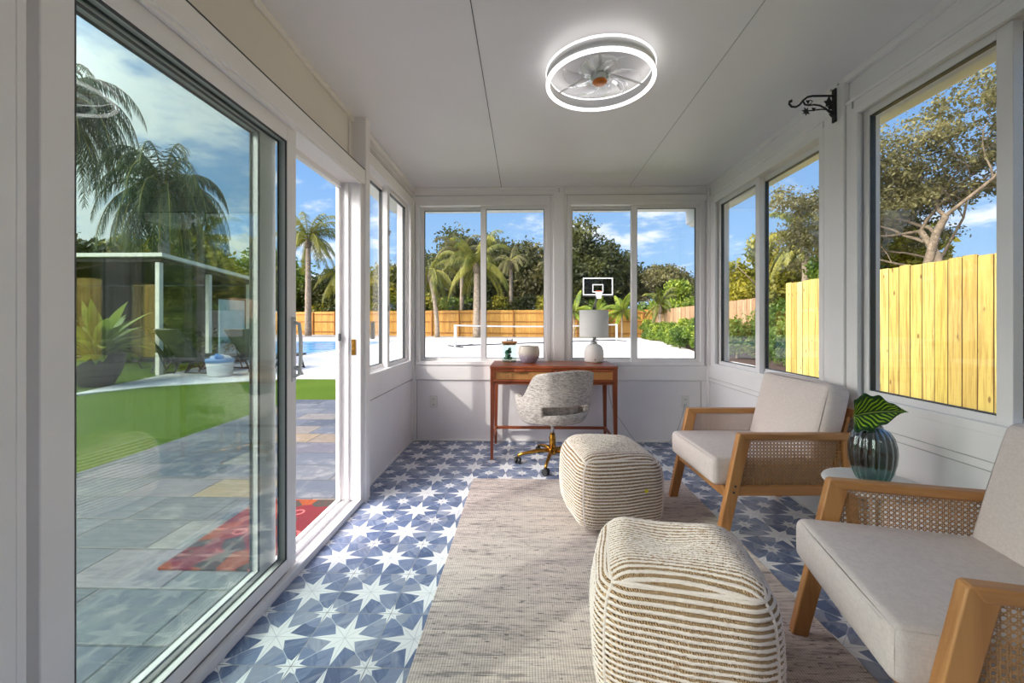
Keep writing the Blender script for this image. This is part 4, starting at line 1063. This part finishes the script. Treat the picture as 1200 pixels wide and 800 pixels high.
# round bright shrub above the cedar fence
e = empty('round_bush', (12.3, 33.5, G)); tag(e, 'bright round green bush above the right end of the golden fence', 'bush')
rg = np.random.RandomState(5); leafcloud('foliage', crown(0, 0, 2.6, 1.7, 1.5, 1.5, 14, rg, -1, .5), 6000, .13, 'l_lime', e, 6)
b = MB(); b.tube([(0,0,-.1),(0,0,2)], [.1,.07], 8); b.build('trunk', M['bark'], e)

# branching bare-ish oaks --------------------------------------------------
def branchy(name, loc, h, label, m, seed, nleaf, lsize, spread=1.0, r0=.28, levels=5, lean=(0,0), first=.32, leaf_r=.7, nsplit=3, gnarl=.25, flat_=.85):
    rg = random.Random(seed); e = empty(name, loc); tag(e, label, 'tree'); b = MB(); tips = []
    def grow(p, d, L, r, lev):
        pts = [p]; rs = [r]; q = Vector(p); dd = Vector(d)
        for i in range(4):
            dd = (dd + Vector((rg.gauss(0,1), rg.gauss(0,1), rg.gauss(0,.6)))*gnarl*.5).normalized(); q = q + dd*L/4; pts.append(q.copy()); rs.append(r*(1 - .38*(i+1)/4))
        b.tube(pts, rs, 8 if lev < 2 else 5, cap=False)
        if lev >= levels: tips.append(q); return
        if lev >= levels - 3: tips.append(pts[2])
        for k in range(nsplit if lev else nsplit):
            a = rg.random()*6.28; tilt = (.45 + .45*rg.random())*spread
            ax = dd.cross(Vector((math.cos(a), math.sin(a), .3))).normalized(); nd = (Matrix.Rotation(tilt, 3, ax) @ dd); nd.z = nd.z*flat_ + .10; nd.normalize()
            grow(q if k else pts[3], nd, L*(.66 + .16*rg.random()), rs[-1]*(.62 + .15*rg.random()), lev + 1)
    grow(Vector((0,0,-.1)), Vector((lean[0], lean[1], 1)).normalized(), h*first, r0, 0)
    b.build('branches', M['bark'], e, True)
    blobs = [(t.x, t.y, t.z, leaf_r*(.6+.6*rg.random()), leaf_r*(.6+.6*rg.random()), leaf_r*.5) for t in tips]
    leafcloud('foliage', blobs, nleaf, lsize, m, e, seed, shell=.1); return e
branchy('live_oak', (9.75, 9.3, G), 8.6, 'spreading live oak with pale forking branches behind the pine fence on the right', 'l_olive', 11, 52000, .042, 1.1, .22, 6, (-.25, -.1), .26, .42, gnarl=.35, flat_=.62)
branchy('bare_oak', (12.5, 40, G), 8.9, 'half bare grey oak behind the fence, right of the basketball hoop', 'l_olive', 4, 14000, .13, 1.1, .30, 5, (-.05, 0), .28, .9)
branchy('bare_oak', (15.6, 42, G), 7.2, 'smaller half bare tree at the right of the large grey oak', 'l_olive', 9, 8000, .13, 1.1, .24, 5, (.05, 0), .28, .8)
for i, (x_, y_, h_, m_, lb) in enumerate([(9.8, 17.2, 4.5, 'l_gold', 'yellow green leafy tree filling the far side window above the cedar fence'), (10.6, 13.5, 3.9, 'l_green', 'fresh green tree behind the end of the pine fence in the far side window'), (11.6, 13.0, 3.9, 'l_gold', 'yellow green tree rising above the end of the pine fence')]):
    tree('leafy_tree', x_, y_, h_, 1.5, m_, lb, 500 + i, n=14000, size=.10, trunk_r=.08, crown_low=.1, nb=26)

# palms ------------------------------------------------------------------
def palm(loc, h, label, m, seed, fl=3.2, nf=26, tr=.17, lean=(0,0), droop=1.0, cat='palm', lw=.045, kind='queen_palm', group=None):
    rg = random.Random(seed); e = empty(kind, loc); tag(e, label, cat, group); b = MB()
    pts = []; rs = []
    for i in range(12):
        t = i/11; pts.append((lean[0]*t*t*h, lean[1]*t*t*h, -.1 + (h + .1)*t)); rs.append(tr*(1.25 - .45*t) + (.02 if i % 2 else 0))
    b.tube(pts, rs, 12); b.build('trunk', M['palmtrunk'], e, True)
    tx, ty, tz = pts[-1]; bb = MB(); bb.tube([(tx,ty,tz - .5),(tx,ty,tz - .1),(tx,ty,tz + .35)], [tr*.9, tr*1.35, tr*.5], 10); bb.build('boot', M['bark'], e, True)
    V = []; F = []; R_ = MB()
    for k in range(nf):
        a = 2*PI*k/nf*2.4 + rg.random()*.5; el = rg.uniform(.0, 1.35) if k > nf*.25 else rg.uniform(-.5, .2); L = fl*rg.uniform(.8, 1.1)
        d = Vector((math.cos(a)*math.cos(el), math.sin(a)*math.cos(el), math.sin(el))); p = Vector((tx, ty, tz + .2)); rp = [p.copy()]; side = Vector((-math.sin(a), math.cos(a), 0)); N = 26
        for i in range(N):
            d = (d + Vector((0, 0, -1))*.085*droop*(.5 + i/N)*(1.2 - .3*abs(d.z))).normalized(); p = p + d*L/N; rp.append(p.copy())
            if i > 2:
                t = i/N; ll = .62*fl/3.2*(math.sin(PI*min(.97, t*.88 + .1))**.6)
                for s in (-1, 1):
                  for q in (0, .5):
                    o_ = p - d*L/N*q; ld = (side*s*rg.uniform(.6, 1) + d*.45 + Vector((0, 0, -.35 - .75*rg.random()*droop))).normalized(); md = (ld + Vector((0, 0, -.65*droop))).normalized(); w = d*lw*.5
                    m1 = o_ + ld*ll*.5; e1 = m1 + md*ll*.5; n0 = len(V); V += [o_ - w, o_ + w, m1 + w*.9, m1 - w*.9, e1]; F.append((n0, n0+1, n0+2, n0+3)); F.append((n0+3, n0+2, n0+4, n0+4))
        R_.tube(rp[::3] + [rp[-1]], [.03*(1 - .08*i) if i < 9 else .008 for i in range(len(rp[::3]) + 1)], 5)
    me = MB(); me.v = [tuple(v) for v in V]; me.f = [f if f[2] != f[3] else f[:3] for f in F]; me.build('fronds', M[m], e)
    R_.build('frond_stalks', M['l_gold'], e, True); return e
palm((-17.6, 33.0, G), 7.6, 'tall straight palm beyond the pool, seen through the open door', 'l_palm', 1, 3.6, 34, .21)
palm((-15.5, 34.4, G), 5.0, 'shorter palm beyond the pool at the right of the door opening', 'l_palm', 2, 3.0, 28, .20)
palm((-6.5, 30.4, G), 4.6, 'slender leaning palm at the left edge of the left end window', 'l_palm', 3, 3.0, 26, .14, (-.13, 0))
palm((-3.55, 30.2, G), 5.2, 'stout palm behind the pickleball net, in the left end window', 'l_palm', 4, 3.6, 34, .22)
palm((-5.3, 34.5, G), 6.8, 'hazy tall palm behind the leaning palm', 'l_olive', 14, 3.0, 26, .15)
palm((-1.2, 35.5, G), 6.2, 'palm top rising between the stout palm and the olive oak', 'l_olive', 15, 2.4, 20, .15)
palm((-15.6, 17.4, G), 6.6, 'large drooping palm crown beside the shelter roof, seen through the glass panel', 'l_palmdark', 5, 3.9, 64, .20, droop=1.75, lw=.045)
palm((-18.6, 15.6, G), 9.6, 'tallest dark palm at the left edge of the glass panel', 'l_palmdark', 6, 4.0, 64, .22, droop=1.75, lw=.045)
palm((8.6, 26.4, G), 2.0, 'small palm tuft above the cedar fence at the right end window', 'l_palm', 7, 1.6, 18, .10)
palm((10.2, 15.2, G), 4.0, 'palm crown behind the leafy trees in the far side window', 'l_palm', 8, 2.0, 22, .12)
for i, (x_, h_) in enumerate([(3.5, 2.6), (4.9, 2.2), (6.9, 2.8)]):
    palm((x_, 29.4, G), h_*.62, ['thin young areca palm by the fence left of the hoop', 'thin young areca palm directly under the backboard', 'golden young areca palm by the fence right of the hoop'][i], 'l_lime', 30 + i, 1.7, 16, .05, droop=.5, kind='areca_palm')

# hedge -------------------------------------------------------------------
hb = []
for i in range(11):
    t = i/10; y_ = 12.9 + 15.5*t; x_ = 6.55 + 2.0*t
    e = empty('hedge_shrub', (x_, y_, G)); rg = np.random.RandomState(700 + i)
    tag(e, 'rounded yellow green shrub in the row along the cedar fence', 'shrub', 'shrubs in the row along the cedar fence')
    leafcloud('foliage', crown(0, 0, .62, .75, .72, .60, 14, rg, -1, .45), 5000, .055, 'l_lime' if i % 3 else 'l_green', e, 710 + i)
    b = MB(); b.tube([(0,0,-.05),(0,0,.5)], [.03,.02], 6); b.build('stem', M['bark'], e)
for i, (x_, y_, s_) in enumerate([(7.6, 12.2, 1.3), (7.2, 10.6, 1.15), (6.8, 9.3, 1.0), (8.6, 11.0, 1.5), (9.6, 9.6, 1.6)]):
    e = empty('hedge_shrub', (x_, y_, G)); rg = np.random.RandomState(800 + i)
    tag(e, 'loose green shrub beyond the end of the pine fence, low in the far side window', 'shrub', 'loose shrubs beyond the pine fence end')
    leafcloud('foliage', crown(0, 0, .7*s_, .7*s_, .7*s_, .7*s_, 14, rg, -1, .45), 5000, .05, 'l_green', e, 810 + i)
    b = MB(); b.tube([(0,0,-.05),(0,0,.5)], [.03,.02], 6); b.build('stem', M['bark'], e)

# basketball hoop ------------------------------------------------------------
h = empty('basketball_hoop', (4.45, 25.2, G)); tag(h, 'basketball hoop with clear backboard on a dark pole beyond the court', 'basketball hoop')
b = MB(); b.box(-.07, 1.0, 0, .07, 1.14, 2.3); b.beam((0,1.05,2.1),(0,.12,2.95),.10,.10); b.beam((0,1.05,2.3),(0,.12,3.35),.06,.06); b.box(-.2,.9,0,.2,1.3,.04); b.build('pole', M['charcoal'], h, bevel=.01)
wht = pm('white_paint', (.8,.8,.8), .02, 5, .5); M['wht'] = wht
b = MB(); b.box(-.91,.0,2.78,.91,.015,3.85); b.build('backboard', glass_mat('smoked_acrylic', (.55,.58,.60), 1.4, .5), h)
b = MB(); t_ = .06
for z in (2.78, 3.85 - t_): b.box(-.91,-.012,z,.91,.0,z + t_)
for x_ in (-.91, .91 - t_): b.box(x_,-.012,2.78 + t_,x_ + t_,.0,3.85 - t_)
for z in (2.96, 3.40): b.box(-.33,-.012,z,.33,0,z + .05)
for x_ in (-.33, .28): b.box(x_,-.012,3.01,x_ + .05,0,3.40)
b.build('backboard_lines', wht, h)
b = MB(); b.box(-.93,-.02,2.70,.93,.03,2.79); b.build('backboard_padding', M['charcoal'], h)
b = MB(); b.tube([(.23*math.cos(a), -.38 + .23*math.sin(a), 2.99) for a in [2*PI*k/24 for k in range(24)]], .012, 8, close=True); b.box(-.09,-.17,2.90,.09,-.012,3.02); b.build('rim', pm('orange_rim', srgb(226,84,40), .05), h)
b = MB()
for k in range(12):
    for s in (-1, 1):
        p = []
        for i in range(5): t = i/4; r_ = .23 - .11*t**.7; a = 2*PI*k/12 + s*t*1.0; p.append((r_*math.cos(a), -.38 + r_*math.sin(a), 2.98 - .42*t))
        b.tube(p, .010, 4)
b.build('net', wht, h)

# pickleball net -------------------------------------------------------------
na = Vector((-3.15, 18.6, 0)); nb_ = Vector((5.5, 24.8, 0)); mid = (na + nb_)/2
n_ = empty('court_net', (na.x, na.y, G + .02), math.atan2(nb_.y - na.y, nb_.x - na.x)); tag(n_, 'portable white taped court net with black base tubes, standing on the court', 'sports net'); LN = (nb_ - na).length
for x_, nm in ((0, 'post'), (LN/2, 'post'), (LN, 'post')):
    b = MB(); b.box(x_ - .05, -.05, 0, x_ + .05, .05, 1.0 if x_ != LN/2 else .9); b.build(nm, wht, n_, bevel=.01)
b = MB()
for x_ in (0, LN/2, LN): b.beam((x_, -.75, .03), (x_, .75, .03), .05, .05)
b.beam((0, 0, .06), (LN, 0, .06), .05, .05); b.beam((0,0,.04),(1.2,.6,.06),.03,.03); b.build('base_tube', M['charcoal'], n_)
b = MB(); N = 30
for i in range(N):
    t0, t1 = i/N, (i+1)/N; f_ = lambda t: .98 - .16*(t*(1-t))*2; b.beam((LN*t0, 0, f_(t0)), (LN*t1, 0, f_(t1)), .012, .07)
b.build('top_tape', wht, n_)
b = MB(); k = 0
while k*.12 < LN: x_ = k*.12; b.beam((x_, 0, .16), (x_, 0, .93), .002, .002, (1,0,0)); k += 1
for z in np.arange(.16, .93, .12): b.beam((0, 0, z), (LN, 0, z), .002, .002)
b.build('netting', M['charcoal'], n_)

# garden shelter far left -----------------------------------------------------
c = empty('garden_shelter', (-10.95, 10.25, G)); tag(c, 'low open garden shelter with flat white roof and dark interior, seen through the glass panel', 'shelter')
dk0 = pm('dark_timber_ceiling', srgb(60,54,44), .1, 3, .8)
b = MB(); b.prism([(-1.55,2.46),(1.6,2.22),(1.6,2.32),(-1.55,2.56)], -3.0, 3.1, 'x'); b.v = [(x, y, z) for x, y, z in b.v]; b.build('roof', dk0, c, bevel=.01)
b = MB(); b.prism([(-1.65,2.56),(1.7,2.32),(1.7,2.40),(-1.65,2.64)], -3.1, 3.2, 'x'); b.build('roof_edge', M['stucco'], c)
for x_, y_ in ((-2.9,-1.5),(3.0,-1.5),(3.0,-.1),(3.0,1.4),(0,-1.5)):
    b = MB(); b.box(x_ - .05, y_ - .05, 0, x_ + .05, y_ + .05, 2.34 - .075*y_); b.build('post', M['stucco'], c, bevel=.01)
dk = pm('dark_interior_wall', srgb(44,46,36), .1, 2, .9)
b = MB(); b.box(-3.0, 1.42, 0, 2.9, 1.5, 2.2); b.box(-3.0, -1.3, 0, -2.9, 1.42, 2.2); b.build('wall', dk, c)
b = MB(); b.box(2.98, .25, .25, 3.02, 1.2, 1.75); b.build('panel', pm('pale_panel', srgb(150,176,182), .05), c)
for i, (x_, y_) in enumerate([(-12.2, 11.0), (-9.9, 11.1), (-8.7, 11.0)]):
    e = empty('bush', (x_, y_, G)); rg = np.random.RandomState(900 + i); tag(e, 'dark low bush under the garden shelter roof', 'bush', 'bushes under the shelter roof')
    leafcloud('foliage', crown(0, 0, .55, .8, .6, .55, 10, rg, -1, .5), 3000, .07, 'l_dark', e, 910 + i); b = MB(); b.tube([(0,0,0),(0,0,.5)], .02, 6); b.build('stem', M['bark'], e)

# planter with broad-leaved plant -----------------------------------------------
e = empty('plant_pot', (-7.75, 7.25, G)); tag(e, 'large black ridged pot on the white paving, holding a leafy plant', 'plant pot')
b = MB(); b.lathe(dense([(0,0),(.20,0),(.24,.03),(.34,.25),(.385,.42),(.395,.52),(.41,.56),(.39,.58),(.37,.54),(0,.50)], 2), seg=40, rib=None); b.build('pot', M['charcoal'], e, True)
b = MB()
for z in (.18, .30, .42): b.lathe([(.265 + z*.28, z - .012), (.285 + z*.28, z), (.265 + z*.28, z + .012)], seg=40)
b.build('ridge', M['charcoal'], e, True)
b = MB(); b.lathe([(0,.505),(.365,.505)], seg=24); b.build('soil', M['mulch'], e)
pl = empty('broadleaf_plant', (-7.75, 7.25, G + .5)); tag(pl, 'leafy green plant growing from the large black pot', 'plant'); V = []; F = []; rg = random.Random(3); st_ = MB()
for k in range(90):
    a = rg.random()*6.28; el = rg.uniform(.35, 1.35); L = rg.uniform(.7, 1.25); d = Vector((math.cos(a)*math.cos(el), math.sin(a)*math.cos(el), math.sin(el))); p = Vector((0,0,0)); sd = Vector((-math.sin(a), math.cos(a), 0)); pp = [p.copy()]; w0 = rg.uniform(.05, .10)
    for i in range(10):
        d = (d + Vector((0,0,-1))*.10).normalized(); q = p + d*L/10
        if i >= 3:
            f0 = w0*math.sin(PI*(i-3)/7.0 + .05)*1.0; f1 = w0*math.sin(min(PI, PI*(i-2)/7.0 + .05)); n0 = len(V); V += [p - sd*max(f0,.004), p + sd*max(f0,.004), q + sd*max(f1,.004), q - sd*max(f1,.004)]; F.append((n0,n0+1,n0+2,n0+3))
        p = q; pp.append(p.copy())
    st_.tube(pp[:6], .008, 5)
b = MB(); b.add(V, F); b.build('leaves', M['l_green'], pl); st_.build('stems', M['l_green'], pl)

# loungers ------------------------------------------------------------------
def lounger(loc, rz, label):
    e = empty('sun_lounger', loc, rz); tag(e, label, 'sun lounger', 'dark sling loungers by the pool')
    f = MB()
    for s in (-.31, .31):
        f.tube([(0,s,.34),(1.25,s,.30)], .022, 8); f.tube([(1.22,s,.30),(1.78,s,.98)], .022, 8)
        f.tube([(.20,s,.33),(.05,s,.0)], .02, 8); f.tube([(.95,s,.30),(1.12,s,.0)], .02, 8); f.tube([(.55,s,.32),(.80,s,.0)], .02, 8)
        f.tube([(1.55,s,.70),(1.30,s,.12),(1.12,s,.14)], .014, 8)
    f.tube([(0,-.31,.34),(0,.31,.34)], .02, 8); f.tube([(1.78,-.31,.98),(1.78,.31,.98)], .02, 8); f.tube([(.05,-.31,.02),(.05,.31,.02)], .016, 8); f.tube([(1.12,-.31,.02),(1.12,.31,.02)], .016, 8)
    f.build('frame', M['charcoal'], e, True)
    f = MB(); f.prism([(.0,.345),(1.24,.305),(1.24,.312),(.0,.352)], -.30, .30, 'y'); f.build('seat_sling', M['mesh'], e)
    f = MB(); f.prism([(1.24,.31),(1.78,.975),(1.785,.97),(1.25,.302)], -.30, .30, 'y'); f.build('back_sling', M['mesh'], e); return e
lounger((-7.95, 10.1, G + .016), R(-98), 'dark sling lounger right of the black plant pot, backrest raised')
lounger((-7.05, 10.0, G + .016), R(-100), 'second dark sling lounger, between the first and the white basket')
lounger((-5.85, 10.3, G + .016), R(-97), 'dark sling lounger right of the white basket, partly behind the door stile')
e = empty('laundry_basket', (-6.45, 8.55, G + .016)); tag(e, 'round white basket with blue rim, holding towels, on the deck by the loungers', 'basket')
b = MB(); b.lathe([(0,0),(.20,0),(.22,.02),(.255,.36),(.245,.36),(.21,.03),(0,.03)], seg=32); b.build('basket_body', M['wht'], e, True)
b = MB(); b.lathe([(.250,.29),(.262,.30),(.266,.36),(.256,.37)], seg=32); b.build('rim', pm('blue_rim', srgb(120,160,210), .05), e, True)
for k, (c_, dx, dy) in enumerate([(srgb(190,210,235), -.08, 0), (srgb(235,235,240), .08, .02), (srgb(80,140,200), .02, -.08)]):
    o = MB().add([], []); b = rbox(-.11, -.08, 0, .11, .08, .09, .01, .03); o = b.build('towel', pm('towel_%d' % k, c_, .08, 40, .95), None, True); o.location = (-6.45 + dx, 8.55 + dy, G + .016 + .32 + .02*k); o.rotation_euler = (.2*k, .25, k*1.1)
    tag(o, ['pale blue', 'white', 'mid blue'][k] + ' rolled towel in the white basket', 'towel')

# ================================================================== LIGHT, SKY, CAMERA
w = bpy.data.worlds.new('sky'); bpy.context.scene.world = w; w.use_nodes = True; nt = w.node_tree; bg = nt.nodes['Background']
class WM(Mat):
    def __init__(s): s.nt = nt; s.N = nt.nodes; s.L = nt.links
W_ = WM(); d3 = W_.co('Generated'); x, y, z = W_.xyz(vec=d3)
SUN_DIR = Vector((1, .9, -.87)).normalized()
zz = z.mx(.0)
grad = W_.ramp(zz, [(0, (.62,.86,1.12)), (.12, (.42,.70,1.08)), (.35, (.25,.50,.95)), (1, (.14,.34,.80))])
k = (zz + .22); cv = W_.vec(x/k, y/k, 3.1)
cl = W_.noise(cv, 1.35, 7, .58, .4); cl2 = W_.noise(cv, 4.2, 6, .6, .2)
den = (cl*.75 + cl2*.25) + ((x*-.07))
cov = den.step(.485, .60); edge = den.step(.55, .78)
cloud = W_.mix(edge, (1.25,1.28,1.33), (.80,.85,.95))
sky = W_.mix(cov*.92, grad, cloud)
# added sky lobe near the sun, unseen behind camera left, brightens the room
gd = Vector((-1, -.45, .62)).normalized(); dt = (x*gd.x + y*gd.y + z*gd.z); gl = dt.step(.25, 1.0); glow = gl*gl*8.0 + 1.0
br = W_.N.new('ShaderNodeVectorMath'); br.operation = 'SCALE'; W_.L.new(W_.mix(gl, sky, (1.07,1.0,.97)).s, br.inputs[0]); W_.L.new(glow.s, br.inputs['Scale'])
W_.L.new(br.outputs[0], bg.inputs[0]); bg.inputs[1].default_value = 1.15
sl = bpy.data.lights.new('sun', 'SUN'); sl.energy = 2.6; sl.angle = R(1.0); sl.color = (1, .95, .86); so = bpy.data.objects.new('sun', sl); C.objects.link(so)
so.rotation_euler = SUN_DIR.to_track_quat('-Z', 'Y').to_euler(); so.location = (-10, -8, 12)
cam = bpy.data.cameras.new('camera'); co = bpy.data.objects.new('camera', cam); C.objects.link(co); bpy.context.scene.camera = co
cam.sensor_width = 36; cam.lens = 482/1200*36; cam.shift_x = -3/1200; cam.shift_y = -23/1200; cam.clip_start = .02; cam.clip_end = 300
co.location = (0, 0, 1.10); co.rotation_euler = (R(90), 0, .025)
sc = bpy.context.scene; vs = sc.view_settings; vs.view_transform = 'Standard'; vs.look = 'None'; vs.gamma = 1; vs.use_curve_mapping = False; vs.exposure = -.24
sc.cycles.max_bounces = 10; sc.cycles.diffuse_bounces = 6; sc.cycles.transparent_max_bounces = 24; sc.cycles.transmission_bounces = 8; sc.cycles.glossy_bounces = 4
sc.cycles.sample_clamp_indirect = 6; sc.cycles.caustics_reflective = False; sc.cycles.caustics_refractive = False
